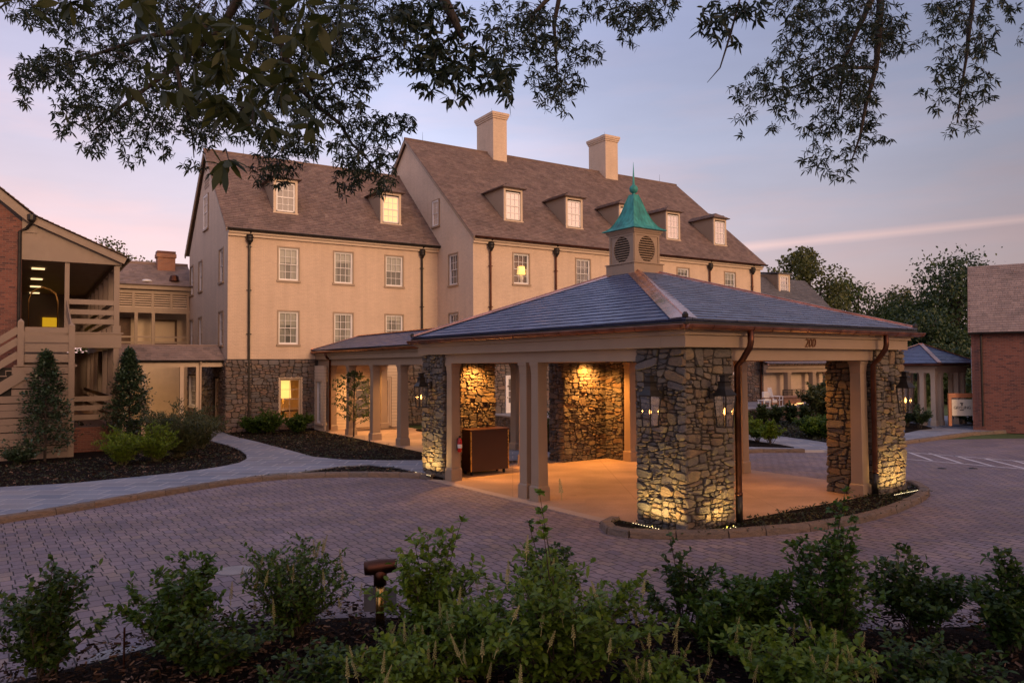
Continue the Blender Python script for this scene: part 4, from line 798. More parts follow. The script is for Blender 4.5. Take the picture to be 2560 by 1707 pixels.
for i, y in enumerate(ys):
    for z0, z1 in ((FZ, 7.5), (1.05, FZ-.62)):
        m = MB().box(-5.60, y-.1, z0, -5.40, y+.1, z1)
        if z0 == FZ: m.box(-5.65, y-.15, z0, -5.35, y+.15, z0+.28)
        m.build('post', 'gallery_paint', lg)
MB().box(-7.32, GY+.04, FZ, -7.16, GY+.2, 7.56).build('post', 'gallery_paint', lg)
for z in (5.25, 5.62, 6.02):
    MB().box(-7.2, GY+.03, z-.1, -5.6, GY+.09, z+.1).build('rail', 'gallery_paint', lg); MB().box(-5.64, GY+.1, z-.09, -5.60, 11.5, z+.09).build('rail', 'gallery_paint', lg)
for z in (1.45, 1.82, 2.18):
    MB().box(-6.95, GY+.03, z-.1, -5.6, GY+.09, z+.1).build('rail', 'gallery_paint', lg); MB().box(-5.64, GY+.1, z-.09, -5.60, 11.5, z+.09).build('rail', 'gallery_paint', lg)
# stair: landing in front of the gable, flight down to the left, short flight up to the gallery
LY = -7.05; LZ = 3.52
m = MB().box(-8.8, LY, LZ-.06, -7.05, GY, LZ)
m.build('landing', 'gallery_paint', lg)
m = MB(); z = .05
while z < LZ-.1: m.box(-14 if z < 2.4 else -9.0, LY-.02, z, -7.12, LY+.03, z+.225 if (int(z/.26) % 2) else z+.25); z += .262
m.build('skirt_boards', 'board_paint', lg); MB().box(-14, LY+.12, 0, -7.1, LY+.15, LZ-.1).build('skirt_backing', 'dark_interior', lg)
m = MB(); 
for z, h in ((3.62, .30), (4.0, .30), (4.36, .26), (4.72, .19)): m.box(-8.62, LY-.01, z, -7.22, LY+.04, z+h)
m.build('landing_rail_boards', 'gallery_paint', lg)
for x, z0, z1 in ((-8.74, LZ-.05, 5.1), (-7.13, 0, 5.0)): MB().box(x-.1, LY-.06, z0, x+.1, LY+.1, z1).add([(x-.1, LY-.06, z1), (x+.1, LY-.06, z1), (x+.1, LY+.1, z1), (x-.1, LY+.1, z1), (x, LY+.02, z1+.12)], [(0, 1, 4), (1, 2, 4), (2, 3, 4), (3, 0, 4)]).build('newel_post', 'gallery_paint', lg)
MB().box(-7.0, LY-.0, LZ-.1, -6.98, LY+.05, LZ+.05).box(-8.95, LY-.03, LZ-.06, -6.95, LY+.06, LZ+.0).build('landing_nosing', 'board_paint', lg)
sl_ = .72
for dz in (.45, .95, 1.35): MB().bar((-8.8, LY+.02, LZ+dz-.05), (-13, LY+.02, LZ+dz-.05-4.2*sl_), .05, .24).build('stair_rail', 'gallery_paint', lg)
MB().bar((-8.6, LY-.04, LZ-.3), (-13, LY-.04, LZ-.3-4.4*sl_), .06, .36).build('stringer', 'gallery_paint', lg)
m = MB()
for i in range(14): m.box(-8.9-.27*(i+1), LY+.05, LZ-.19*(i+1)-.04, -8.9-.27*i+.03, GY-.1, LZ-.19*(i+1)); m.box(-8.9-.27*i-.02, LY+.05, LZ-.19*(i+1), -8.9-.27*i, GY-.1, LZ-.19*i)
m.build('treads', 'board_paint', lg)
m = MB()
for i in range(6): m.box(-8.7, LY+.25+.22*i, LZ+.2*i, -7.25, GY, LZ+.21*(i+1))
m.build('upper_steps', 'gallery_paint', lg)
for dz in (.9, 1.2): MB().bar((-7.13, LY+.05, LZ+dz+.15), (-7.24, GY+.1, FZ+dz), .05, .12).build('stair_rail', 'gallery_paint', lg)
# gallery ceiling lamps and the lit doorway
for y in (-1.5, 3.0, 7.0, 11): 
    e = MB().box(-8.5, y-.14, 7.66, -7.9, y+.14, 7.70).build('ceiling_lamp', 'ceiling_lit', lg); e.scale = (.8, 1, 1); e.location.x = -1.6
MB().box(-8.8, 11.9, 4.9, -5.3, 12.0, 7.8).box(-8.8, 11.9, .5, -5.3, 12, 4.3).build('end_wall', 'board_paint', lg); MB().box(-7.75, 11.82, FZ, -7.0, 11.88, 6.35).build('lit_doorway', 'yellow_lit', lg)
lamp('gallery_lamp', 'POINT', (-7.2, 4, 3.9), 18, (1, .55, .2), lg, .15)
# luggage cart of brass tube on the gallery
lc = thing('luggage_cart', 'brass birdcage luggage cart parked on the upper gallery of the lodge', 'luggage cart', Bw(-8.0, -4.0, FZ), BR)
MB().box(-.55, -.3, .16, .55, .3, .24).build('deck', 'room_dark', lc)
for y in (-.26, .26): MB().tube([(-.5, y, .22), (-.5, y, 1.3), (-.42, y, 1.6), (-.2, y*.8, 1.78), (0, y*.6, 1.84), (.2, y*.8, 1.78), (.42, y, 1.6), (.5, y, 1.3), (.5, y, .22)], .02, 8).build('hoop', 'dark_brass', lc, True)
MB().tube([(0, -.16, 1.84), (0, .16, 1.84)], .02, 8).tube([(-.5, -.26, .7), (-.5, .26, .7)], .015, 6).tube([(.5, -.26, .7), (.5, .26, .7)], .015, 6).build('rail', 'dark_brass', lc)
for x in (-.42, .42):
    for y in (-.22, .22): MB().tube([(x, y-.02, .08), (x, y+.02, .08)], .08, 12).build('wheel', 'rubber', lc)
# rear link building behind the breezeway
rl = thing('rear_link', 'tan two storey link with louvred band between lodge and inn', 'building', BO, BR)
RY = 10.4
MB().box(-5.3, RY+1.8, .6, 3.5, RY+1.9, 8.3).box(-5.3, RY+.1, 4.2, .0, RY+1.8, 4.5).box(-5.3, RY+.1, .3, .0, RY+1.8, .7).build('wall', 'soffit_paint', rl)
MB().box(-5.3, RY-.02, 6.70, .0, RY+.1, 7.02).box(-5.3, RY-.0, 7.86, .0, RY+.1, 8.05).box(-5.3, RY-.2, 8.12, .3, RY+.1, 8.38).build('fascia', 'trim_paint', rl)
for x in (-5.2, -4.05, -3.15, -2.1, -1.05, -.1): MB().box(x-.07, RY+.0, 7.02, x+.07, RY+.08, 7.86).build('louvre_post', 'trim_paint', rl)
m = MB()
for i in range(6): m.add([(-5.2, RY+.02, 7.06+i*.14), (-.1, RY+.02, 7.06+i*.14), (-.1, RY+.09, 7.12+i*.14), (-5.2, RY+.09, 7.12+i*.14), (-5.2, RY+.02, 7.03+i*.14), (-.1, RY+.02, 7.03+i*.14)], [(0, 1, 2, 3), (4, 5, 1, 0)])
m.build('louvre_slats', 'trim_light', rl); MB().box(-5.2, RY+.3, 7.0, -.1, RY+.32, 7.9).build('louvre_backing', 'dark_interior', rl)
for x in (-3.0, -2.06, -.1): MB().box(x-.09, RY-.02, 4.5, x+.09, RY+.12, 6.7).build('post', 'trim_paint', rl)
for z in (5.25, 4.92): MB().box(-5.2, RY+.02, z-.05, 0, RY+.08, z+.05).build('rail', 'trim_paint', rl)
MB().box(-5.2, RY+.0, 4.3, 0, RY+.04, 4.75).build('parapet', 'trim_paint', rl)
window(rl, -1.15, 4.85, 1.25, 1.5, RY+1.74, pane='pane_amber', cols=4, rows=(3,), fmat='room_dark', trim='room_dark'); MB().box(-3.9, RY+1.72, 4.5, -3.1, RY+1.78, 6.5).build('door', 'room_dark', rl)
m = MB(); P = [(-5.6, RY-.3, 8.38), (.3, RY-.3, 8.38), (.3, RY+2.6, 10.0), (-5.6, RY+2.6, 10.0)]; tiles(m, P, .2, .3, .015); m.face([(a, b, c_-.03) for a, b, c_ in P]); m.tube([(-5.6, RY+2.6, 10.02), (.3, RY+2.6, 10.02)], .12, 6); m.build('roof', 'pale_shingle', rl)
c = MB().box(-1.62, RY+1.7, 8.7, -.58, RY+2.5, 10.35).box(-1.68, RY+1.64, 10.35, -.52, RY+2.56, 10.6).box(-1.62, RY+1.7, 10.6, -.58, RY+2.5, 10.75).build('chimney', 'orange_brick', rl, bevel=.02); MB().box(-1.64, RY+1.68, 10.62, -.56, RY+2.52, 10.77).build('chimney_cap', 'red_brick', c)
MB().lathe([(.26, 8.7), (.3, 8.75), (.24, 9.05), (.18, 9.1), (.05, 9.12)], -.85, RY+.3, 14).build('roof_vent', 'old_copper', rl); MB().lathe([(.28, 8.6), (.3, 8.66), (.2, 8.74)], -2.4, RY+.2, 14).build('skylight_dome', 'white_paint', rl)
MB().box(-5.3, RY+.0, .5, 0, RY+.02, 3.9).build('lower_wall', 'soffit_paint', rl)
# breezeway
bw = thing('breezeway', 'shingled breezeway roof on posts linking the lodge and the inn', 'covered walkway', BO, BR)
m = MB(); P = [(-5.4, .35, 3.74), (.05, .35, 3.74), (-.1, 1.75, 4.5), (-5.4, 1.75, 4.5)]; tiles(m, P, .19, .28, .014); m.face([(a, b, c_-.03) for a, b, c_ in P]); m.face([(-5.4, 3.1, 3.74), (.0, 3.1, 3.74), (0, 1.75, 4.47), (-5.4, 1.75, 4.47)]); m.tube([(-5.4, 1.75, 4.52), (-.1, 1.75, 4.52)], .05, 6); m.build('roof', 'pale_shingle', bw)
MB().box(-5.4, .45, 3.42, -.08, .6, 3.68).build('beam', 'trim_light', bw); MB().box(-5.4, .6, 3.55, -.1, 3, 3.6).build('ceiling', 'soffit_paint', bw); gutter(bw, (-5.4, .26, 3.74), (.05, .26, 3.74), .07, 'bronze_dark')
for x in (-4.6, -3.75, -2.05, -1.3): MB().box(x-.09, .44, .1, x+.09, .62, 3.42).build('post', 'trim_light', bw)
MB().tube([(-1.2, .26, 3.7), (-1.2, .36, 3.5), (-1.2, .38, .1)], .05, 8).build('downspout', 'trim_light', bw)
for y in (.7, 2.9): MB().bar((-3.4, y, .9), (-2.5, y, .2), .05, .08).build('handrail', 'trim_paint', bw)
lamp('breezeway_lamp', 'SPOT', (-2.4, 6.8, 4.15), 420, (1, .55, .18), rl, .12, 150, .9)
# ================================================================ TERRACE and right hand walk
tr = thing('terrace_wall', 'low rubble terrace wall with bluestone coping behind the porte cochere', 'wall', BO, BR)
TX, TY, TX1 = 11.4, -11.8, 31.2
MB().box(TX, TY, 0, TX1, TY+.4, .85).box(TX, TY+.4, 0, TX+.4, YF-.1, .85).build('core', 'mortar', tr)
m = MB(); stones(m, (TX, TY, 0), U, Nn, TX1-TX, .85, .06, .04, .01); stones(m, (TX, YF-.1, 0), (0, -1, 0), (-1, 0, 0), YF-.1-TY, .85, .06, .04, .01); m.build('stone_facing', 'base_stone', tr)
MB().box(TX-.06, TY-.06, .85, TX1+.06, TY+.46, .93).box(TX-.06, TY+.46, .85, TX+.46, YF-.1, .93).build('coping', 'coping', tr, bevel=.01)
o = struct(MB().box(TX+.42, TY+.42, .3, 36.5, YF-.05, .75).build('terrace', 'bluestone')); o.location = BO; o.rotation_euler = (0, 0, BR)
rw = thing('garden_walkway', 'slate roofed walkway with clapboard back wall to the right of the terrace', 'covered walkway', BO, BR)
WY = -5.0
m = MB(); P = [(34.9, WY-.35, 3.42), (52, WY-.35, 3.42), (52, -2.6, 4.3), (34.9, -2.6, 4.3)]; tiles(m, P, .2, .3, .013); m.face([(a, b, c_-.03) for a, b, c_ in P]); m.build('roof', 'slate', rw)
gutter(rw, (34.8, WY-.42, 3.36), (52, WY-.42, 3.36), .08, 'copper'); MB().box(34.95, WY-.25, 3.05, 52, WY+.1, 3.3).box(34.95, WY-.1, 2.78, 52, WY+.1, 3.05).build('beam', 'trim_paint', rw)
for x in (37.35, 40.2, 41.9, 44.6, 47.5): column(rw, x, WY, .2, 2.78, .4)
m = MB(); wallgrid(m, '-y', -3.0, 35.7, 52, 0, 4.2, [(39.3, 40.1, .95, 2.75), (42.6, 43.7, .7, 2.75), (44.6, 45.9, .7, 2.75)]); m.build('wall', 'clapboard', rw)
for x, w_, z in ((39.7, .8, .95), (43.15, 1.1, .7), (45.25, 1.3, .7)): window(rw, x, z, w_, 2.75-z, -3.0, pane='pane_sheer', cols=3, rows=(4,), sur=False)
french(rw, 36.9, .5, 1.4, 2.3, -3.05, pane='pane_dark', leafs=1, rows=4, cols=2, mat='trim_light')
MB().tube([(41.2, -3.1, .3), (41.2, -3.1, 3.4)], .05, 8).build('downspout', 'bronze_dark', rw)
lamp('walk_lamp', 'POINT', (38.5, -3.9, 3.0), 120, (1, .62, .28), rw, .1); lamp('walk_lamp', 'POINT', (42.5, -3.9, 3.0), 120, (1, .62, .28), rw, .1)
rl2 = thing('ramp_railing', 'black iron ramp railing in front of the clapboard walkway', 'railing', BO, BR)
for x0, x1, z0, z1 in ((36.2, 38.2, 1.55, 1.55), (38.4, 41.6, 1.5, 1.15)):
    MB().tube([(x0, WY-.5, z0), (x1, WY-.5, z1)], .028, 6).tube([(x0, WY-.5, z0-.12), (x1, WY-.5, z1-.12)], .018, 6).build('rail', 'iron_black', rl2)
    for i in range(3): x = x0+(x1-x0)*i/2; MB().box(x-.025, WY-.525, .3, x+.025, WY-.475, z0+(z1-z0)*i/2).build('post', 'iron_black', rl2)
    m = MB()
    for i in range(18): x = x0+(x1-x0)*i/18; m.tube([(x, WY-.5, .55), (x, WY-.5, z0-.12+(z1-z0)*i/18)], .011, 4)
    m.build('balusters', 'iron_black', rl2)
# ================================================================ PAVILION
gz_ = thing('garden_pavilion', 'small open pavilion with paired columns and slate hip roof', 'pavilion', Bw(30.85, -18.95), BR)
GS = 3.25
for a, b in ((.2, .2), (.78, .2), (.2, .78), (GS-.2, .2), (GS-.78, .2), (GS-.2, .78), (.2, GS-.2), (.78, GS-.2), (.2, GS-.78), (GS-.2, GS-.2), (GS-.78, GS-.2), (GS-.2, GS-.78)): column(gz_, a, b, .02, 2.87, .25, 'trim_light')
m = MB(); 
def ring2(mb, o0, z0, z1, wd): mb.box(o0, o0, z0, GS-o0, o0+wd, z1).box(o0, GS-o0-wd, z0, GS-o0, GS-o0, z1).box(o0, o0+wd, z0, o0+wd, GS-o0-wd, z1).box(GS-o0-wd, o0+wd, z0, GS-o0, GS-o0-wd, z1)
ring2(m, .04, 2.87, 3.12, .34); ring2(m, -.14, 3.12, 3.22, .5); m.build('beam', 'trim_light', gz_); MB().box(.3, .3, 3.1, GS-.3, GS-.3, 3.14).build('ceiling', 'trim_paint', gz_)
ov = .45; C5 = [(-ov, -ov, 3.38), (GS+ov, -ov, 3.38), (GS+ov, GS+ov, 3.38), (-ov, GS+ov, 3.38)]; ap2 = (GS/2, GS/2, 4.42)
for i in range(4):
    m = MB(); P = [C5[i], C5[(i+1) % 4], ap2]; tiles(m, P, .17, .3, .012); m.face([(a, b, c_-.02) for a, b, c_ in P]); m.build('roof_slope', 'slate', gz_)
m = MB(); ring2(m, -ov-.06, 3.24, 3.36, .1); m.build('gutter', 'old_copper', gz_)
for c in C5: MB().bar(Vector(c)+Vector((0, 0, .04)), Vector(ap2)+Vector((0, 0, .04)), .2, .03).build('hip_flashing', 'copper', gz_)
struct(MB().poly([tuple(Bw(30.3, -19.3).xy), tuple(Bw(34.6, -19.3).xy), tuple(Bw(36, -14).xy), tuple(Bw(31, -14).xy)], .0, .135).build('pavilion_floor', 'bluestone'))
# ================================================================ RIGHT BRICK HOUSE
RO = Vector((22.62, 37.26, 0)); RR = rad(-32)
rb = thing('brick_house', 'red brick house with shingle roof at the right edge', 'building', RO, RR)
m = MB().box(0, 0, 0, 13, 7, 4.95); m.add([(0, 0, 4.95), (0, 3.5, 8.35), (0, 7, 4.95)], [(0, 2, 1)]); m.build('wall', 'red_brick', rb)
m = MB(); P = [(-.12, -.3, 4.86), (13, -.3, 4.86), (13, 3.5, 8.5), (-.12, 3.5, 8.5)]; tiles(m, P, .17, .25, .014); m.add([(a, b, c_-.03) for a, b, c_ in P]+[(13, 7.3, 4.86), (-.12, 7.3, 4.86)], [(0, 1, 2, 3), (3, 2, 4, 5)]); m.build('roof', 'pale_shingle', rb)
gutter(rb, (-.1, -.34, 4.84), (13, -.34, 4.84), .07, 'bronze_dark'); MB().bar((-.06, -.3, 4.78), (-.06, 3.52, 8.42), .05, .16).build('rake_board', 'red_brick', rb)
MB().tube([(.42, -.1, 4.8), (.42, -.1, .3)], .05, 8).build('downspout', 'bronze_dark', rb); MB().box(-.03, 1.0, .5, -.01, 1.1, 4.2).build('conduit', 'white_paint', rb)
sg = thing('hanging_sign', 'cream sign board in an orange timber frame before the brick house', 'sign', G(2436, 1064, .25), rad(-3))
MB().box(-1.25, -.05, 0, -1.11, .05, 1.62).build('post', 'orange_wood', sg); MB().box(.0, -.05, 0, .14, .05, 1.62).build('post', 'orange_wood', sg); MB().box(-1.11, -.05, 1.40, .0, .05, 1.62).build('crossbeam', 'orange_wood', sg)
bd = MB().box(-1.08, -.02, .5, -.08, .02, 1.32).build('board', 'sign_cream', sg)
# dark lettering too small to read in the photograph, under a small figure
tx = bpy.data.curves.new('lettering', 'FONT'); tx.body = 'GRYLLING'; tx.size = .2; tx.extrude = .004; tx.align_x = 'CENTER'; tx.space_character = .86; to = textmesh(tx, 'lettering', 'ink', bd); to.location = (-.58, -.024, .84); to.rotation_euler = (math.pi/2, 0, 0)
MB().box(-.62, -.026, 1.0, -.56, -.021, 1.12).box(-.68, -.026, 1.1, -.53, -.021, 1.15).box(-.7, -.026, .76, -.5, -.021, .80).build('emblem', 'ink', bd)
# ================================================================ TERRACE FURNITURE and people
def place(o, x, y, z, rz=0): o.location = Bw(x, y, z); o.rotation_euler = (0, 0, BR+rz); return o
def armchair(x, y, rz, label):
    o = place(thing('lounge_chair', label, 'chair', group='white cushioned chairs on the terrace'), x, y, .75, rz)
    MB().box(-.35, -.34, .2, .35, .34, .28).build('frame', 'teak', o); MB().box(-.33, -.33, .28, .33, .3, .44).build('seat_cushion', 'cushion', o, bevel=.04); MB().box(-.33, .18, .44, .33, .36, .95).build('back_cushion', 'cushion', o, bevel=.05)
    for s in (-1, 1):
        MB().box(s*.37-.035, -.34, .55, s*.37+.035, .34, .6).build('armrest', 'teak', o)
        for y_ in (-.32, .32): MB().box(s*.37-.03, y_-.03, 0, s*.37+.03, y_+.03, .55).build('leg', 'teak', o)
    return o
armchair(29.6, -9.6, .2, 'white cushioned lounge chair beside the slatted rocking chair')
armchair(15.6, -9.3, 2.8, 'white cushioned chair on the terrace left of the back stone pillar')
def rocker(x, y, rz, label):
    o = place(thing('rocking_chair', label, 'rocking chair', group='white slatted rocking chairs on the terrace'), x, y, .75, rz)
    MB().box(-.28, -.28, .4, .28, .25, .44).build('seat', 'white_paint', o); m = MB()
    for i in range(6): m.bar((-.24+i*.096, .24, .44), (-.24+i*.096, .42, 1.12), .05, .016, (0, 1, 0))
    m.build('back_slats', 'white_paint', o); MB().bar((-.3, .43, 1.14), (.3, .43, 1.14), .03, .08).build('top_rail', 'white_paint', o)
    for s in (-1, 1):
        MB().tube([(s*.3, -.5, .1), (s*.3, -.2, .03), (s*.3, .2, .03), (s*.3, .55, .12)], .022, 6).build('rocker', 'white_paint', o); MB().bar((s*.3, -.3, .64), (s*.3, .34, .66), .07, .03).build('armrest', 'white_paint', o)
        MB().bar((s*.3, -.26, .04), (s*.3, -.28, .63), .04, .04, (0, 1, 0)).build('leg', 'white_paint', o); MB().bar((s*.3, .24, .04), (s*.3, .44, 1.16), .045, .04, (0, 1, 0)).build('leg', 'white_paint', o)
    return o
rocker(30.5, -9.4, .35, 'white slatted rocking chair beside the wicker fire tables')
rocker(21.2, -8.6, -.2, 'white slatted rocking chair in which the person in blue sits')
t = place(thing('side_table', 'small white side table left of the cushioned lounge chair', 'table'), 28.7, -9.9, .75)
MB().box(-.3, -.25, .45, .3, .25, .49).build('top', 'white_paint', t)
for a in (-.25, .25):
    for b in (-.2, .2): MB().box(a-.025, b-.025, 0, a+.025, b+.025, .45).build('leg', 'white_paint', t)
def firetable(x, y, label):
    o = place(thing('fire_table', label, 'fire table', group='brown fire tables on the terrace'), x, y, .75)
    MB().box(-.6, -.45, 0, .6, .45, .5).box(-.68, -.52, .5, .68, .52, .56).build('body', 'teak', o, bevel=.02); MB().box(-.45, -.56, .04, .45, -.53, .12).build('glow_strip', 'fire_glow', o); return o
firetable(31.9, -8.9, 'brown fire table with a glowing base strip beside the rocking chair'); firetable(33.4, -8.3, 'brown fire table nearest the ramp railing'); firetable(15.2, -11.0, 'brown planter-like fire table seen left of the back stone pillar')
def skin_body(name, verts, edges, radii, mat, parent=None, lv=2):
    me = bpy.data.meshes.new(name); me.from_pydata(verts, edges, []); o = link(bpy.data.objects.new(name, me), parent); sk = o.modifiers.new('skin', 'SKIN')
    for i, r in enumerate(radii): me.skin_vertices[0].data[i].radius = r if isinstance(r, tuple) else (r, r)
    me.skin_vertices[0].data[0].use_root = True; sb = o.modifiers.new('sub', 'SUBSURF'); sb.levels = sb.render_levels = lv; me.materials.append(MAT[mat]); return o
# seated person in a blue shirt
ps = place(thing('person', 'person with brown hair in a blue shirt seated on the terrace', 'person'), 21.2, -8.62, .75, -.2)
V = [(0, 0, .52), (0, .02, .72), (0, .05, .98), (0, .03, 1.10), (0, .0, 1.2), (0, -.02, 1.3), (.19, .04, 1.0), (.26, -.08, .78), (.2, -.3, .70), (.19, -.36, .68), (-.19, .04, 1.0), (-.26, -.08, .78), (-.2, -.3, .70), (-.19, -.36, .68), (.1, -.05, .5), (.13, -.42, .52), (.13, -.46, .12), (.13, -.56, .05), (-.1, -.05, .5), (-.13, -.42, .52), (-.13, -.46, .12), (-.13, -.56, .05)]
E_ = [(0, 1), (1, 2), (2, 3), (3, 4), (4, 5), (2, 6), (6, 7), (7, 8), (8, 9), (2, 10), (10, 11), (11, 12), (12, 13), (0, 14), (14, 15), (15, 16), (16, 17), (0, 18), (18, 19), (19, 20), (20, 21)]
R_ = [(.15, .12), (.14, .11), (.14, .09), .055, (.08, .095), (.075, .09), .06, .045, .035, .03, .06, .045, .035, .03, .085, .07, .05, .04, .085, .07, .05, .04]
pb = skin_body('body', V, E_, R_, 'skin', ps)
skin_body('shirt', [(0, 0, .52), (0, .02, .72), (0, .05, .97), (.19, .04, 1.0), (.25, -.05, .82), (-.19, .04, 1.0), (-.25, -.05, .82)], [(0, 1), (1, 2), (2, 3), (3, 4), (2, 5), (5, 6)], [(.165, .135), (.155, .125), (.155, .105), .072, .066, .072, .066], 'shirt_blue', ps)
skin_body('shorts', [(0, .02, .5), (.1, -.05, .5), (.13, -.32, .52), (-.1, -.05, .5), (-.13, -.32, .52)], [(0, 1), (1, 2), (0, 3), (3, 4)], [(.16, .13), .105, .09, .105, .09], 'shorts_dark', ps)
skin_body('hair', [(0, .03, 1.33), (0, .06, 1.25), (0, .07, 1.14), (.07, .03, 1.26), (-.07, .03, 1.26)], [(0, 1), (1, 2), (0, 3), (0, 4)], [(.09, .08), .085, .06, .045, .045], 'hair_brown', ps)
for s in (-1, 1):
    for i in range(4): MB().tube([(s*.19+(i-1.5)*.018, -.36, .69), (s*.19+(i-1.5)*.02, -.41, .69), (s*.19+(i-1.5)*.02, -.435+.004*abs(i-1.5), .665)], [.009, .0085, .006], 6).build('finger', 'skin', pb, True)
    MB().tube([(s*.19-s*.03, -.34, .68), (s*.19-s*.05, -.38, .675)], [.01, .008], 6).build('thumb', 'skin', pb, True); MB().lathe([(.004, 1.245), (.011, 1.25), (.011, 1.258), (.004, 1.263)], s*.03, -.112, 8).build('eye', 'ink', pb)
MB().add([(-.014, -.105, 1.2), (.014, -.105, 1.2), (0, -.13, 1.21), (0, -.105, 1.25)], [(0, 1, 2), (1, 3, 2), (3, 0, 2)]).build('nose', 'skin', pb); MB().box(-.025, -.112, 1.168, .025, -.1, 1.178).build('mouth', 'red_enamel', pb)
# standing person half hidden by the pavilion's columns
p2 = thing('person', 'person in a white shirt standing behind the columns of the pavilion', 'person', G(2276, 1052, .1), rad(20))
V = [(0, 0, .92), (0, 0, 1.12), (0, .0, 1.38), (0, 0, 1.5), (0, -.01, 1.58), (0, -.02, 1.7), (.2, 0, 1.4), (.25, .02, 1.12), (.24, -.06, .88), (.24, -.08, .78), (-.2, 0, 1.4), (-.25, .02, 1.12), (-.24, -.06, .88), (-.24, -.08, .78), (.1, 0, .86), (.11, -.01, .48), (.11, .02, .07), (.12, -.1, .04), (-.1, 0, .86), (-.11, -.01, .48), (-.11, .02, .07), (-.12, -.1, .04)]
pb = skin_body('body', V, E_, R_, 'skin', p2)
skin_body('shirt', [(0, 0, .93), (0, 0, 1.12), (0, 0, 1.37), (.2, 0, 1.4), (.245, .02, 1.2), (-.2, 0, 1.4), (-.245, .02, 1.2)], [(0, 1), (1, 2), (2, 3), (3, 4), (2, 5), (5, 6)], [(.165, .135), (.155, .125), (.155, .105), .072, .066, .072, .066], 'shirt_white', p2)
skin_body('trousers', [(0, 0, .92), (.1, 0, .84), (.11, -.01, .48), (.11, .02, .1), (-.1, 0, .84), (-.11, -.01, .48), (-.11, .02, .1)], [(0, 1), (1, 2), (2, 3), (0, 4), (4, 5), (5, 6)], [(.16, .13), .105, .085, .065, .105, .085, .065], 'shorts_dark', p2)
skin_body('hair', [(0, .02, 1.72), (0, .05, 1.64), (.06, .02, 1.66), (-.06, .02, 1.66)], [(0, 1), (0, 2), (0, 3)], [(.085, .08), .075, .04, .04], 'hair_brown', p2)
# table lamps glowing behind the two lit windows
tl = thing('table_lamp', 'table lamp with a glowing yellow shade behind the upper window', 'lamp', Bw(15.2, YF+.24, 8.12), BR)
MB().lathe([(.12, 0), (.13, .02), (.05, .06), (.12, .18), (.14, .28), (.08, .38), (.03, .44), (.03, .5)], 0, 0, 14).build('base', 'sign_cream', tl, True); MB().lathe([(.25, .46), (.2, .92), (.19, .92)], 0, 0, 18).build('shade', 'lamp_shade_lit', tl, True)
tl = thing('table_lamp', 'big lamp shade glowing amber in the ground floor stone window', 'lamp', Bw(3.12, 1.1, 1.3), BR)
MB().lathe([(.14, -1.0), (.16, -.97), (.06, -.9), (.1, -.2), (.03, .0), (.03, .5)], 0, 0, 14).build('base', 'brass', tl, True); MB().lathe([(.42, .42), (.38, 1.35), (.37, 1.35)], 0, 0, 20).build('shade', 'lamp_shade_lit', tl, True); lamp('bulb', 'POINT', (0, 0, .2), 22, (1, .55, .2), tl, .1)
ds = thing('desk', 'dark desk with papers inside the lit ground floor window', 'desk', Bw(3.2, .75, .3), BR); MB().box(-.8, -.3, .72, .8, .4, .78).build('top', 'mahogany', ds)
for a in (-.72, .72): MB().box(a-.06, -.25, 0, a+.06, .35, .72).build('pedestal', 'mahogany', ds)
# ================================================================ GROUND
def sheet(name, pts, z0, z1, mat, off=None):
    return struct(MB().poly([(p[0], p[1]) for p in pts], z0, z1).build(name, mat))
def Gs(pts, z=0): return [G(x, y, z).xy for x, y in pts]
g = MB(); n = 60
def hz(x, y):                 # level court, rising meadow behind on the right
    d = max(0, (y-62)/60)+max(0, (x-70)/90); s = min(1, max(0, (x-5)/40)); return -.03+min(4.6, 9*d**1.2)*s
xs = [-400+800*i/n for i in range(n+1)]; ys_ = [-300+1100*j/n for j in range(n+1)]
g.v = [(x, y, hz(x, y)) for y in ys_ for x in xs]; g.f = [(j*(n+1)+i, j*(n+1)+i+1, (j+1)*(n+1)+i+1, (j+1)*(n+1)+i) for j in range(n) for i in range(n)]
struct(g.build('ground', 'lawn', smooth=True))
o = struct(MB().poly([(-45, -40), (60, -40), (60, 30), (24, 34), (10, 33), (4, 30), (-30, 27.5)], -.06, 0).build('driveway', 'pavers'))
# rotate the paver bond to the porte cochere: rebuild in its frame
me = o.data; inv = Matrix.Translation(PO) @ Matrix.Rotation(PR, 4, 'Z'); me.transform(inv.inverted()); o.matrix_world = inv
sheet('porte_cochere_slab', [Pw(-.06, .15).xy, Pw(8.9, .15).xy, Pw(8.9, 11.3).xy, Pw(-.06, 11.3).xy], -.02, .008, 'slab_concrete')
sheet('slab_border', [Pw(-.34, .6).xy, Pw(-.06, .6).xy, Pw(-.06, 9.9).xy, Pw(-.34, 9.9).xy], -.02, .012, 'concrete_edge')
sheet('entry_slab', [Bw(4.3, -16.4).xy, Bw(8.3, -17.2).xy, Bw(9.1, -.9).xy, Bw(4.3, -.9).xy], -.02, .06, 'slab_concrete')
def inset(P, d):         # move an open plan line to its left
    out = []
    for i, p in enumerate(P): t = (P[min(i+1, len(P)-1)]-P[max(i-1, 0)]).normalized(); out.append(p+Vector((-t.y, t.x))*d)
    return out
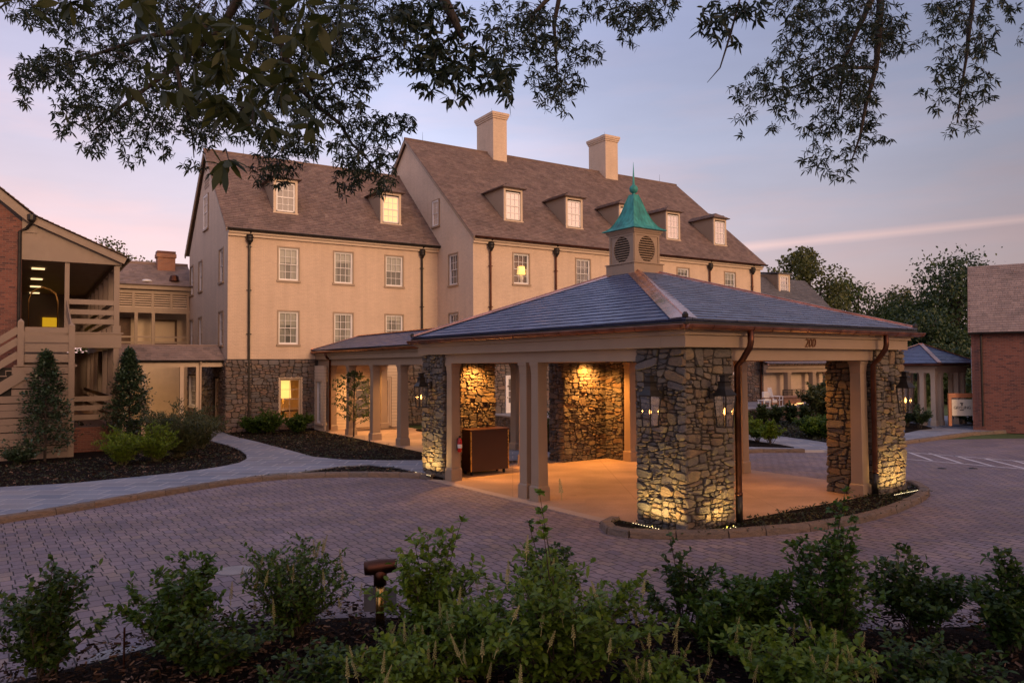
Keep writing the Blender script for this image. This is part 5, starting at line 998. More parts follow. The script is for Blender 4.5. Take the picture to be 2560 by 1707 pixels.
# left beds, walk and kerb
KL = [(-420, 1385), (0, 1308), (158, 1283), (351, 1248), (566, 1213), (640, 1204), (700, 1198), (760, 1195), (850, 1192), (950, 1192), (1030, 1194), (1078, 1199)]
kl = [G(x, y, 0).xy for x, y in KL]
sheet('planting_bed', inset(kl, .09)+[Pw(-.04, 9.4).xy, Pw(-.04, 10.9).xy, Bw(4.28, -16).xy, Bw(4.28, -.9).xy, Bw(4.4, 0).xy, Bw(.1, -.05).xy, Bw(0, 12).xy, Bw(-30, 12).xy, Bw(-30, -12).xy], -.02, .085, 'mulch')
walk = Gs([(-420, 1335), (0, 1290), (253, 1250), (351, 1235), (566, 1199), (640, 1188), (700, 1182), (744, 1180), (800, 1172), (849, 1165), (923, 1161), (997, 1168), (1044, 1179)], .12)+[Pw(-.12, 10.3).xy]+Gs([(1058, 1150), (962, 1150), (852, 1148), (783, 1141), (747, 1131), (690, 1116), (640, 1103), (600, 1094), (574, 1087)], .12)+[Bw(-.1, 1.4).xy, Bw(-.1, 3.1).xy, Bw(-1.7, 2.0).xy]+Gs([(503, 1087), (513, 1097), (571, 1113), (600, 1124), (616, 1136), (617, 1146), (598, 1156), (555, 1165), (511, 1172), (430, 1182), (345, 1191), (182, 1207), (0, 1217), (-420, 1245)], .12)
o = sheet('walkway', walk, .0, .12, 'bluestone')
def kerb(pts, name='kerb', h=.15, w=.2, side=1, lmin=.6, lmax=1.25):
    """hewn kerb stones laid end to end along a plan line"""
    m = MB(); P = [Vector((p[0], p[1])) for p in pts]; seg = [(P[i+1]-P[i]).length for i in range(len(P)-1)]; tot = sum(seg)
    def at(s):
        for i, l in enumerate(seg):
            if s <= l or i == len(seg)-1: return P[i]+(P[i+1]-P[i])*(s/l)
            s -= l
    s = 0
    while s < tot-.15:
        e = min(tot, s+random.uniform(lmin, lmax)); a, b = at(s+.008), at(e-.008); d = (b-a).normalized(); q = Vector((-d.y, d.x))*side; N = 5; V = []
        for i in range(N+1):
            c = a+(b-a)*i/N; j = lambda k_: random.uniform(-k_, k_)
            for off, z in ((-.05+j(.01), -.02), (-.045+j(.012), h*.55), (-.03+j(.01), h-.02), (-.005, h+j(.007)), (w-.03, h+j(.007)), (w, h-.03), (w, -.02)): pp = c+q*off; V.append((pp.x, pp.y, z))
        F = [(i*7+k_, (i+1)*7+k_, (i+1)*7+k_+1, i*7+k_+1) for i in range(N) for k_ in range(6)]+[tuple(range(7)), tuple(range(N*7, N*7+7))[::-1]]
        m.add(V, F if side < 0 else [f[::-1] for f in F]); s = e
    return struct(m.build(name, 'kerb_stone'))
kerb(kl, side=1)
# island round the front of the porte cochere
KI = [(1530, 1307), (1508, 1312), (1504, 1320), (1510, 1330), (1530, 1338), (1552, 1342.6), (1606, 1346), (1690, 1347.5), (1770, 1347), (1850, 1342), (1933, 1336), (2020, 1328), (2096, 1317), (2160, 1305), (2205, 1293), (2250, 1278), (2287, 1261), (2312, 1248), (2321, 1238), (2318, 1229), (2306, 1221), (2284, 1213)]
ki = [G(x, y, 0).xy for x, y in KI]
kerb(ki, side=1, lmin=.5, lmax=1.1)
sheet('island_bed', inset(ki, .09)+[Pw(8.95, .12).xy, Pw(-.1, .12).xy], -.02, .10, 'mulch')
# pavement, kerb and beds behind and to the right
KR = [(1640, 1150), (1740, 1145), (1850, 1135.5), (1881, 1131), (1930, 1131), (2012, 1131), (2110, 1131), (2190, 1122), (2270, 1109), (2332, 1101), (2424, 1088), (2560, 1079), (2800, 1066), (3100, 1052)]
kr = [G(x, y, 0).xy for x, y in KR]
sheet('pavement', kr+[G(3100, 1038, 0).xy, Bw(46, -18).xy, Bw(36, -13).xy, Bw(31, -11.5).xy, Bw(11.2, -11.5).xy, Bw(8.2, -13).xy, Pw(2.6, 11.3).xy, Pw(8.9, 11.3).xy, Pw(9.0, 10.2).xy], -.02, .10, 'bluestone')
kerb(kr[:6], side=1, h=.14); kerb(kr[7:], side=1, h=.14)
sheet('planting_bed', Gs([(1620, 1125), (1740, 1118), (1850, 1115), (1935, 1117.5), (1985, 1118.8), (1950, 1112), (1905, 1106), (1869, 1099), (1740, 1085), (1640, 1080)], .11), .0, .135, 'mulch')
sheet('planting_bed', Gs([(1380, 1130), (1500, 1105), (1640, 1068), (1850, 1074), (1900, 1082), (1950, 1089), (2020, 1098), (2080, 1107.5), (2112, 1104), (2160, 1094)], .11)+[Bw(31.4, -14).xy, Bw(31.2, -11.85).xy, Bw(11.4, -11.85).xy, Bw(11.3, -4.3).xy, Bw(8.4, -4.3).xy, Bw(8.4, -14.2).xy], .0, .14, 'mulch')
sheet('planting_bed', Gs([(2262, 1082), (2300, 1074), (2330, 1071), (2300, 1060), (2262, 1058)], .11), .0, .14, 'mulch'); sheet('planting_bed', Gs([(2430, 1064), (2500, 1064), (2700, 1060), (2700, 1040), (2430, 1046)], .1), .0, .14, 'mulch')
# painted hatching on the driveway
m = MB()
def stripe(a, b, w):
    a, b = G(*a).xy, G(*b).xy; d = (b-a).normalized(); q = Vector((-d.y, d.x))*w/2; m.face([(*(a-q), .004), (*(b-q), .004), (*(b+q), .004), (*(a+q), .004)])
stripe((2110, 1118), (2700, 1164), .1); stripe((2150, 1137.5), (2700, 1184), .1)
for a, b in (((2268.8, 1129.3), (2330, 1151)), ((2324, 1133), (2404.7, 1158)), ((2387, 1139), (2485, 1165.6)), ((2458, 1145), (2570, 1173)), ((2533, 1151), (2650, 1180)), ((2205, 1124), (2262, 1145))): stripe(a, b, .12)
struct(m.build('road_marking', 'paint_line'))
def cover(p, r, label, mat='cover_plate'):
    o = thing('manhole_cover', label, 'manhole cover', (p.x, p.y, 0)); MB().lathe([(r, -.01), (r, .008), (r*.985, .010)], 0, 0, 36).build('ring', 'lead_grey', o); m = MB().lathe([(r*.93, 0), (r*.93, .012)], 0, 0, 36)
    for i in range(-5, 6):
        h = math.sqrt(max(0, (r*.85)**2-(i*r*.16)**2)); m.box(i*r*.16-.008, -h, .012, i*r*.16+.008, h, .016)
    m.build('lid', mat, o); return o
cover(G(585, 1426), .30, 'round metal manhole cover in the pavers left of the flowering shrub'); cover(G(300, 1642), .34, 'ridged cover plate at the edge of the foreground bed')
cover(G(2355, 1171), .14, 'small dark drain cover below the white hatching, left one', 'iron_black'); cover(G(2433, 1171), .14, 'small dark drain cover below the white hatching, right one', 'iron_black')
# foreground bed: a mounded sheet of mulch
EB = Gs([(-300, 1745), (0, 1700), (200, 1655), (400, 1602), (560, 1560), (640, 1546), (900, 1535), (1100, 1538), (1300, 1543), (1500, 1547), (1620, 1550), (1800, 1556), (2000, 1566), (2200, 1566), (2400, 1558), (2560, 1540), (2900, 1515)], .02)
m = MB(); K = 14; 
for j in range(K):
    t = j/(K-1); z = .03+.16*(1-(1-min(1, t*3))**2)
    for i, p in enumerate(EB): q = Vector((p.x*.55, 2.2)); r_ = p.lerp(q, t); m.v.append((r_.x, r_.y, z+random.uniform(-.03, .03)*(j > 0)-(j == 0)*.04))
w_ = len(EB); m.f = [(j*w_+i, (j+1)*w_+i, (j+1)*w_+i+1, j*w_+i+1) for j in range(K-1) for i in range(w_-1)]
m.f = [f[::-1] for f in m.f]; struct(m.build('foreground_bed', 'mulch', smooth=True))
def scatter_chips(name, polys, cnt, z, size, mat):
    V = []; F = []; pts = []
    for P, c in zip(polys, cnt):
        x0, x1 = min(p[0] for p in P), max(p[0] for p in P); y0, y1 = min(p[1] for p in P), max(p[1] for p in P); k_ = 0; g_ = 0
        while k_ < c and g_ < c*30:
            g_ += 1; x, y = random.uniform(x0, x1), random.uniform(y0, y1); ins = False; n_ = len(P)
            for i in range(n_):
                a, b = P[i], P[(i+1) % n_]
                if (a[1] > y) != (b[1] > y) and x < (b[0]-a[0])*(y-a[1])/(b[1]-a[1])+a[0]: ins = not ins
            if ins: pts.append((x, y)); k_ += 1
    return np.array(pts)
def chips(name, pts, z, size, mat, kind='stuff'):
    N = len(pts); p = np.c_[pts, np.full(N, z)+rng.uniform(-.005, .02, N)]; d = rdir(N, .75); s = np.cross(d, rdir(N)); s /= np.linalg.norm(s, axis=1, keepdims=True); L = size*rng.uniform(.5, 1.6, (N, 1)); w = L*rng.uniform(.12, .4, (N, 1))
    V = np.stack([p-d*L/2-s*w/2, p+d*L/2-s*w/2, p+d*L/2*.8+s*w/2, p-d*L/2*.9+s*w/2], 1).reshape(-1, 3); i = np.arange(N)[:, None]*4
    return struct(np_mesh(name, V, [i+np.array([[0, 1, 2, 3]])], mat), kind)
fg = [(p.x, p.y) for p in EB]+[(6, 5), (-5, 5)]
chips('mulch_chips', scatter_chips('', [fg], [22000], 0, 0, ''), .20, .06, 'mulch_chips')
bedL = [tuple(p) for p in (kl[1:]+[Pw(-.1, 10.5).xy, Bw(4.2, -13).xy, Bw(4.2, -2).xy, Bw(0, -.3).xy, Bw(-2, -1).xy, Bw(-6, -8).xy, Bw(-12, -9).xy])]
walk_t = [tuple(p) for p in walk]
def inside(P, x, y):
    r = False
    for i in range(len(P)):
        a, b = P[i], P[(i+1) % len(P)]
        if (a[1] > y) != (b[1] > y) and x < (b[0]-a[0])*(y-a[1])/(b[1]-a[1])+a[0]: r = not r
    return r
pts = scatter_chips('', [bedL], [13000], 0, 0, ''); pts = np.array([p for p in pts if not inside(walk_t, *p)])
chips('mulch_chips', pts[:6500], .095, .07, 'mulch_chips')
def cover_leaves(name, pts, z, L0, mat):
    N = len(pts); p = np.c_[pts, np.full(N, z)]; d = rdir(N, .4); d[:, 2] = np.abs(d[:, 2]); V, F = leaves(p, d, rng.uniform(.6, 1.4, N)*L0, rng.uniform(.4, .6, N)*L0, up=(0, 0, 1)); return struct(np_mesh(name, V, F, mat), 'stuff')
cover_leaves('ground_cover', np.repeat(pts[6500:], 3, 0)+rng.normal(size=(len(pts[6500:])*3, 2))*.06, .10, .075, 'ground_leaf')
isl = scatter_chips('', [[tuple(p) for p in ki]+[tuple(Pw(8.9, .2).xy), tuple(Pw(-.1, .2).xy)]], [700], 0, 0, ''); cover_leaves('ground_cover', np.repeat(isl, 3, 0)+rng.normal(size=(len(isl)*3, 2))*.05, .11, .07, 'ground_leaf')
r_b = scatter_chips('', [[tuple(p) for p in Gs([(1640, 1075), (1850, 1078), (1950, 1092), (2080, 1107), (2110, 1103), (2150, 1060), (1850, 1050)], .11)]], [1200], 0, 0, ''); cover_leaves('ground_cover', np.repeat(r_b, 3, 0)+rng.normal(size=(len(r_b)*3, 2))*.08, .16, .12, 'ground_leaf')

# ================================================================ PLANTS
def shrub(name, label, cat, base, h, w, mat, n=16, lf=.09, asp=.42, twigs=9, per=7, spikes=0, group=None, lean=0, bare=.18, shoots=0, up=.55, stem='twig'):
    """stems fan out of one base; leafy twigs along them; optional flower spikes and long bare-legged shoots"""
    o = thing(name, label, cat, base, random.uniform(0, 6.28), group); S = MB(); P = []; D = []
    tips = []
    twigs = int(twigs*1.75); per = int(per*1.5); w *= 1.2; lf *= 1.08
    for i in range(n+shoots):
        a = 2*math.pi*(i+random.random())/n; sh = i >= n; hh = h*(random.uniform(.72, 1.0) if not sh else random.uniform(1.15, 1.42)); r = w/2*math.sqrt(random.random())*(1 if not sh else .8); hh *= math.sqrt(max(.12, 1-(r/(w/2))**2*.75))
        b = Vector((random.uniform(-.07, .07)*w, random.uniform(-.07, .07)*w, -.03)); t = Vector((math.cos(a)*r, math.sin(a)*r, hh)); c = b.lerp(t, .5)+Vector((math.cos(a)*r*-.12, math.sin(a)*r*-.12, hh*.08))
        q = [b.lerp(c, u).lerp(c.lerp(t, u), u) for u in (0, .2, .4, .6, .8, 1)]
        S.tube(q, [.011*h**.5, .010, .008, .006, .0045, .002], 5, False); tips.append(q[-1])
        for k_ in range(twigs if not sh else twigs//2):
            u = bare+(1-bare)*((k_+random.random())/(twigs if not sh else twigs//2)); s = min(4, int(u*5)); p0 = q[s].lerp(q[s+1], u*5-s); az = random.uniform(0, 6.28); L = random.uniform(.10, .24)*w*.8 if not sh else random.uniform(.03, .09); dv = Vector((math.cos(az), math.sin(az), random.uniform(.1, .9))).normalized(); p1 = p0+dv*L
            S.tube([p0, p0.lerp(p1, .5)+Vector((0, 0, .01)), p1], [.003, .0025, .001], 3, False)
            for j in range(per):
                P.append(p0.lerp(p1, (j+.6)/per)); e = dv*.35+Vector((random.gauss(0, 1), random.gauss(0, 1), random.gauss(up, .6))).normalized(); D.append(e)
    S.build('stems', stem, o)
    P = np.array([tuple(p) for p in P]); D = np.array([tuple(d) for d in D]); N = len(P)
    V, F = leaves(P, D, rng.uniform(.6, 1.25, N)*lf, rng.uniform(.8, 1.15, N)*lf*asp, .22, (0, 0, 1)); np_mesh('foliage', V, F, mat, o)
    for i in range(spikes):
        t = tips[i % len(tips)]+Vector((random.uniform(-.12, .12)*w, random.uniform(-.12, .12)*w, random.uniform(-.25, .0)*h)); m = MB(); ln = random.uniform(.14, .24); e = Vector((random.gauss(0, .22), random.gauss(0, .22), 1)).normalized(); f = e.orthogonal()
        m.tube([t-e*.06, t+e*ln], [.003, .0012], 4, False)
        for j in range(int(ln/.0055)):
            u = j/(ln/.0055); R_ = .013*(1-u*.75); a = j*2.4; c = t+e*(ln*(.08+.92*u))+(f*math.cos(a)+e.cross(f)*math.sin(a))*R_; s = .0075*(1-.5*u)
            m.add([c+Vector((s, 0, -s)), c+Vector((-s, s, 0)), c+Vector((0, -s, s)), c+Vector((0, 0, s*1.4))], [(0, 1, 2), (0, 1, 3), (1, 2, 3), (2, 0, 3)])
        m.build('flower_spike', 'flower_spike', o)
    return o
FGz = .13
sh = lambda x, y: G(x, y, FGz)
FSG = 'shrubs in the foreground bed'
shrub('leafy_shrub', 'dark open shrub at the bottom left corner of the foreground bed', 'shrub', sh(120, 1700), 1.22, 1.15, 'shrub_dark', 15, .085, .46, 12, 7, group=FSG, shoots=2)
shrub('leafy_shrub', 'dense dark shrub left of the round manhole cover', 'shrub', sh(445, 1640), 1.22, .98, 'shrub_leaf', 17, .085, .5, 13, 7, group=FSG)
shrub('leafy_shrub', 'low sprawling dark shrub in the black mulch beside the rusty stake', 'shrub', sh(520, 1690), .62, 1.35, 'shrub_dark', 18, .08, .5, 10, 6, group=FSG)
shrub('sweet_pepperbush', 'flowering shrub with pale spikes just right of the manhole cover', 'shrub', sh(735, 1590), 1.28, 1.22, 'shrub_leaf', 22, .072, .4, 12, 7, 26, group=FSG)
shrub('sweet_pepperbush', 'large leaved green shrub right of the pipe shaped path light', 'shrub', sh(1075, 1615), 1.28, 1.15, 'clethra_leaf', 16, .105, .42, 9, 7, 6, group=FSG, shoots=2)
shrub('leafy_shrub', 'dark upright shrub with one tall shoot behind the brightest flowering shrub', 'shrub', sh(1375, 1585), 1.3, .72, 'shrub_dark', 12, .075, .5, 11, 7, group=FSG, shoots=1)
shrub('sweet_pepperbush', 'brightest and widest flowering shrub at the bottom middle', 'shrub', sh(1395, 1730), 1.45, 1.72, 'clethra_leaf', 30, .095, .42, 11, 8, 34, group=FSG, shoots=3)
shrub('leafy_shrub', 'small dark twiggy shrub below the nearest stone pillar', 'shrub', sh(1705, 1590), 1.02, .82, 'shrub_dark', 10, .072, .5, 10, 7, group=FSG, shoots=1, bare=.42)
shrub('leafy_shrub', 'bright topped shrub between the twiggy shrub and the tall shooting shrub', 'shrub', sh(1890, 1610), .92, 1.02, 'shrub_leaf', 18, .1, .44, 10, 7, group=FSG)
shrub('leafy_shrub', 'tallest shrub with long bare shoots reaching over the island kerb', 'shrub', sh(2075, 1620), 1.42, 1.05, 'shrub_leaf', 20, .075, .55, 12, 7, group=FSG, shoots=5)
shrub('leafy_shrub', 'rounded shrub with many thin stems right of the tallest shrub', 'shrub', sh(2290, 1590), 1.02, 1.05, 'shrub_dark', 18, .085, .48, 11, 7, group=FSG, bare=.36)
shrub('leafy_shrub', 'dark shrub cut by the right edge of the picture', 'shrub', sh(2530, 1640), 1.15, .95, 'shrub_dark', 16, .085, .5, 11, 7, group=FSG)
shrub('sweet_pepperbush', 'low flowering shrub with pale spikes in front of the path light', 'shrub', sh(1010, 1740), .58, 1.25, 'clethra_leaf', 22, .085, .42, 8, 7, 26, group=FSG)
shrub('sweet_pepperbush', 'low flowering shrub with pale spikes at the bottom right of the middle', 'shrub', sh(2010, 1750), .72, 1.35, 'clethra_leaf', 20, .095, .44, 8, 7, 24, group=FSG)
shrub('sweet_pepperbush', 'small flowering shrub between the two big pepperbushes at the bottom edge', 'shrub', sh(1660, 1760), .5, .8, 'clethra_leaf', 12, .085, .42, 7, 7, 10, group=FSG)
shrub('leafy_shrub', 'low dark shrub in the mulch at the bottom right', 'shrub', sh(2330, 1740), .5, 1.2, 'shrub_dark', 14, .08, .5, 8, 6, group=FSG)
chips('mulch_chips', np.array([(p.x+random.gauss(0, .18), p.y+abs(random.gauss(0, .22))) for p in [EB[i].lerp(EB[i+1], random.random()) for i in range(len(EB)-1) for _ in range(26)]]), .012, .045, 'mulch_chips')
cover_leaves('ground_cover', scatter_chips('', [fg], [420], 0, 0, ''), .19, .07, 'shrub_dark')
shrub('sweet_pepperbush', 'medium flowering shrub between the path light and the widest pepperbush', 'shrub', sh(1190, 1700), .95, .95, 'clethra_leaf', 16, .09, .42, 9, 7, 12, group=FSG)
shrub('leafy_shrub', 'low leafy shrub at the bottom edge left of the path light', 'shrub', sh(800, 1740), .45, 1.0, 'shrub_dark', 12, .08, .5, 7, 6, group=FSG)
shrub('leafy_shrub', 'wispy green shrub filling the gap right of the twiggy shrub', 'shrub', sh(1800, 1640), .75, .9, 'shrub_leaf', 14, .095, .44, 9, 7, group=FSG)
st = thing('stake', 'thin rusty garden stake standing in the foreground mulch', 'stake', G(309, 1690, .1)); MB().tube([(0, 0, 0), (.005, 0, .52)], .011, 7).build('rod', 'old_copper', st)
# path light made of pipe fittings
pl = thing('path_light', 'pipe shaped path light on a brass post in the foreground bed', 'path light', (-1.68, 9.62, .05), 0)
MB().tube([(0, 0, 0), (0, 0, .62)], .055, 16).build('post', 'brass', pl, True); MB().tube([(0, 0, .60), (0, 0, .70), (.0, 0, .80)], [.082, .082, .095], 16).tube([(-.19, -.02, .81), (-.13, -.015, .815), (.0, 0, .825), (.16, .02, .84), (.2, .02, .84)], [.085, .092, .10, .085, .08], 16).build('head', 'old_copper', pl, True)
MB().box(-.21, .02, .26, .2, .05, .56).build('shield_plate', 'lead_grey', pl); MB().tube([(-.06, -.02, .58), (-.19, .0, .6), (-.2, .03, .57)], .008, 5).build('wire', 'iron_black', pl)
# left bed
def cone_tree(name, label, base, h, w, mat, cnt, lf, group=None, gaps=.3):
    o = thing(name, label, 'evergreen', base, 0, group); MB().tube([(0, 0, -.05), (.01, 0, h*.5), (0, 0, h*.96)], [.05, .03, .008], 7).build('trunk', 'bark', o)
    P = []; D = []; br = int(cnt/26); S = MB()
    for i in range(br):
        t = (i+random.random())/br; z = .06*h+t**.9*h*.9; R_ = w/2*(1-t)**.8*random.uniform(.55, 1.12)+.05; a = i*2.399+random.gauss(0, .3); e = Vector((math.cos(a), math.sin(a), random.uniform(-.05, .45))); p0 = Vector((0, 0, z)); p1 = p0+e*R_
        S.tube([p0, p1], [.008, .003], 3, False)
        for j in range(26): u = .25+.75*random.random()**.6; c = p0.lerp(p1, u); s = .10*(.5+.5*R_/(w/2)); P.append((c.x+random.gauss(0, s), c.y+random.gauss(0, s), c.z+random.gauss(0, s*.8))); D.append((e.x+random.gauss(0, .8), e.y+random.gauss(0, .8), .5+random.gauss(0, .7)))
    S.build('branches', 'twig', o); P = np.array(P); D = np.array(D); N = len(P); V, F = leaves(P, D, rng.uniform(.6, 1.3, N)*lf, rng.uniform(.8, 1.2, N)*lf*.55, .1, (0, 0, 1)); np_mesh('foliage', V, F, mat, o); return o
cone_tree('holly_tree', 'gappy cone shaped evergreen in front of the slatted stair', G(112, 1150, .1), 4.0, 2.2, 'holly_leaf', 4300, .125)
cone_tree('holly_tree', 'dense cone shaped evergreen right of the lodge gallery', G(322, 1124, .1), 4.15, 2.3, 'holly_leaf', 8200, .12)
LS = dict(bare=.1, up=1.1, stem='stem_green')
shrub('lime_shrub', 'bright lime green feathery shrub, left one of the pair at the evergreen', 'shrub', G(303, 1160, .1), 1.25, 1.55, 'lime_leaf', 26, .11, .2, 12, 8, group='lime green shrubs', **LS)
shrub('lime_shrub', 'bright lime green feathery shrub, right one of the pair at the evergreen', 'shrub', G(392, 1152, .1), 1.35, 1.45, 'lime_leaf', 26, .11, .2, 12, 8, group='lime green shrubs', **LS)
shrub('willowy_shrub', 'tall grey green willowy shrub before the breezeway', 'shrub', G(445, 1140, .1), 2.05, 2.5, 'olive_leaf', 40, .13, .2, 13, 8, **LS)
shrub('willowy_shrub', 'lower willowy shrub at the bend of the bluestone walk', 'shrub', G(500, 1120, .1), 1.75, 1.7, 'olive_leaf', 26, .13, .2, 12, 8, **LS)
shrub('low_shrub', 'small dark purple leaved shrub at the foot of the gallery', 'shrub', G(212, 1120, .1), 1.1, 1.2, 'ground_leaf', 16, .1, .4, 9, 7); shrub('low_shrub', 'low green plant beside the leftmost evergreen', 'shrub', G(45, 1158, .1), .6, 1.3, 'holly_leaf', 14, .1, .5, 8, 7)
for (x, y, h, w, lb) in ((632, 1084, .95, 1.1, 'small green shrub against the stone wall under the dark downspout'), (672, 1084, 1.25, 1.5, 'rounded green shrub left of the lit stone window'), (748, 1082, 1.0, 1.3, 'rounded green shrub right under the lit stone window')): shrub('boxwood', lb, 'shrub', G(x, y, .1), h, w, 'shrub_leaf', 22, .12, .5, 11, 8, group='green shrubs along the stone wall')
dg = thing('dogwood_tree', 'young slender tree with layered leaves before the entrance columns', 'tree', G(884, 1090, .09)); m = MB(); m.tube([(0, 0, -.05), (.02, 0, .5), (.0, .02, 1.2), (.05, 0, 2.2), (.02, 0, 3.1)], [.04, .035, .028, .018, .006], 7); P = []; D = []
for i in range(46):
    t = (i+.5)/46; z = .75+t*2.5; R_ = 1.15*math.sin(math.pi*min(1, .22+t*.78))**.8*random.uniform(.55, 1.1); a = i*2.4+random.gauss(0, .3); e = Vector((math.cos(a), math.sin(a), .35)); p0 = Vector((.02, 0, z-.25)); p1 = p0+e*R_*1.12+Vector((0, 0, .1)); m.tube([p0, p0.lerp(p1, .5)+Vector((0, 0, .04)), p1], [.011, .007, .003], 4, False)
    for j in range(5):
        c = p0.lerp(p1, .45+.55*(j+random.random())/5)
        for q in range(6): P.append((c.x+random.gauss(0, .05), c.y+random.gauss(0, .05), c.z+random.gauss(0, .03))); D.append((random.gauss(0, 1), random.gauss(0, 1), random.gauss(-.25, .3)))
m.build('trunk', 'bark', dg, True); P = np.array(P); D = np.array(D); N = len(P); V, F = leaves(P, D, rng.uniform(.09, .16, N), rng.uniform(.05, .08, N), .3, (0, 0, 1)); np_mesh('crown', V, F, 'dogwood_leaf', dg)
# right hand beds
for i, (x, y, h, w, lb) in enumerate(((1850, 1062, 1.0, .9, 'leftmost columnar shrub against the terrace wall, beside the copper downspout'), (1906, 1060, 1.15, .8, 'columnar shrub against the terrace wall, second from the copper downspout'), (1940, 1059, 1.2, .9, 'columnar shrub against the terrace wall, third from the copper downspout'), (1978, 1058, 1.15, .9, 'columnar shrub against the terrace wall, fourth from the copper downspout'), (2013, 1057, 1.1, 1.0, 'columnar shrub against the terrace wall next to the big leafy shrub'), (1375, 1110, 1.3, .9, 'green shrub glimpsed left of the back stone pillar'), (1622, 1085, 1.6, 1.0, 'green shrub glimpsed below the person in blue'))):
    shrub('terrace_shrub', lb, 'shrub', G(x, y, .12), h, w, 'far_leaf', 16, .14, .4, 9, 7, group='shrubs along the terrace wall')
for (x, y, h, w, lb) in ((1838, 1098, .95, 1.2, 'yellow green shrub beside the copper downspout in the front bed'), (1858, 1090, 1.0, 1.2, 'yellow green shrub, second in the small front bed'), (1893, 1104, .95, 1.0, 'yellow green shrub, third in the small front bed'), (1926, 1110, .95, .95, 'yellow green shrub on thin stems at the tip of the front bed')): shrub('azalea', lb, 'shrub', G(x, y, .13), h, w, 'lime_leaf' if x != 1838 else 'clethra_leaf', 16, .10, .4, 9, 8, group='yellow green shrubs in the small front bed', bare=.4)
for i, (x, y) in enumerate(((2022, 1090), (2045, 1094), (2070, 1096), (2096, 1094), (2118, 1090))): shrub('hedge_shrub', ['clipped green hedge shrub at the left end of the row', 'green hedge shrub second from the left of the row', 'middle green shrub of the hedge row', 'green hedge shrub left of the lit pillar edge', 'green hedge shrub hidden by the right stone pillar'][i], 'shrub', G(x, y, .12), .95, 1.3, 'lime_leaf' if i % 2 else 'shrub_leaf', 20, .1, .45, 10, 8, group='hedge row beside the walk')
shrub('viburnum', 'tall loose leafy shrub in front of the garden walkway', 'shrub', G(2072, 1066, .12), 3.0, 2.3, 'far_leaf_warm', 20, .2, .45, 12, 8, bare=.3); shrub('viburnum', 'leafy shrub beside the right pillar edge', 'shrub', G(2124, 1072, .12), 2.2, 1.6, 'far_leaf_warm', 14, .18, .45, 10, 8)
shrub('azalea', 'small dark shrub before the left pavilion column', 'shrub', G(2298, 1072, .12), 1.15, 1.2, 'far_leaf_dark', 14, .11, .4, 9, 8, bare=.35); shrub('azalea', 'small dark shrub beside the lantern of the right pillar', 'shrub', G(2266, 1066, .12), 1.1, 1.0, 'far_leaf_dark', 14, .11, .4, 9, 8, bare=.3)
for (x, y, h, w, lb) in ((2445, 1062, 1.0, 2.0, 'dark shrub under the hanging sign'), (2490, 1058, .9, 1.8, 'low dark shrub right of the hanging sign')): shrub('low_shrub', lb, 'shrub', G(x, y, .12), h, w, 'far_leaf_dark', 20, .14, .4, 9, 8)
cone_tree('yew_tree', 'dark evergreen beside the brick house at the right edge', G(2585, 1066, .1), 4.6, 4.2, 'far_leaf_dark', 5200, .2)
fl = shrub('flower_clump', 'clump of yellow flowers beside the shrub under the sign', 'flowers', G(2472, 1064, .12), .5, 1.0, 'ground_leaf', 12, .08, .4, 6, 6)
N = 60; V, F = leaves(np.c_[rng.normal(0, .25, (N, 2)), rng.uniform(.35, .55, N)], rdir(N), np.full(N, .09), np.full(N, .08)); 
if 'petal_yellow' not in MAT: mk_leaf('petal_yellow', [(.5, .34, .02), (.6, .42, .05)], .2)
np_mesh('petals', V, F, 'petal_yellow', fl)
# ================================================================ DISTANT TREES
def tree(name, label, x, dist, h, w, mat, cnt=2600, card=.5, base=0, lobes=16, trunk=.25, group='trees beyond the buildings', low=.3, airy=0):
    """x: photo column that the trunk stands in; dist: metres away"""
    h *= .955 if x < 500 else .91; card *= .68; cnt = int(cnt*1.9); p = A(x, 900, dist); o = thing(name, label, 'tree', (p.x, p.y, base), 0, group); m = MB(); m.tube([(0, 0, -.5), (.1, 0, h*.3), (-.1, .1, h*.6), (0, 0, h*.88)], [trunk, trunk*.8, trunk*.5, .05], 7); C = []
    for i in range(lobes):
        t = low+(1-low)*((i+random.random())/lobes); a = random.uniform(0, 6.28); prof = math.sin(math.pi*min(.98, max(.06, (t-low*.7)/(1-low*.7)*.86+.1)))**.7; r = w/2*prof*random.uniform(.25, .85); c = Vector((math.cos(a)*r, math.sin(a)*r, t*h*.93)); C.append((c, w*random.uniform(.12, .22)*(.75 if airy else 1)))
        m.tube([(0, 0, max(h*.2, c.z-h*.22)), Vector((0, 0, c.z-h*.12)).lerp(c, .5), c], [trunk*.35, trunk*.2, .03], 5, False)
    m.build('trunk', 'bark', o); P = []; 
    for c, r in C:
        k_ = int(cnt/lobes); q = rdir(k_)*(rng.uniform(.35, 1, (k_, 1))**.5)*np.array([r, r, r*.72]); P.append(q+np.array(c)+rng.normal(0, r*.12, (k_, 3)))
    P = np.concatenate(P); N = len(P); V, F = leaves(P, rdir(N), rng.uniform(.6, 1.3, N)*card, rng.uniform(.45, .8, N)*card, .2); np_mesh('crown', V, F, mat, o); return o
tree('broadleaf_tree', 'feathery olive green tree rising behind the slate wing', 2030, 66, 15.5, 10, 'far_leaf_warm', 4600, .42, low=.2, lobes=34, airy=1)
tree('broadleaf_tree', 'small tree tip showing at the corner of the right wing roof', 1935, 72, 14.5, 4, 'far_leaf_warm', 900, .42, lobes=10)
tree('broadleaf_tree', 'spreading green tree right of the feathery olive tree', 2150, 80, 13.6, 13, 'far_leaf', 4200, .45, low=.25, lobes=24)
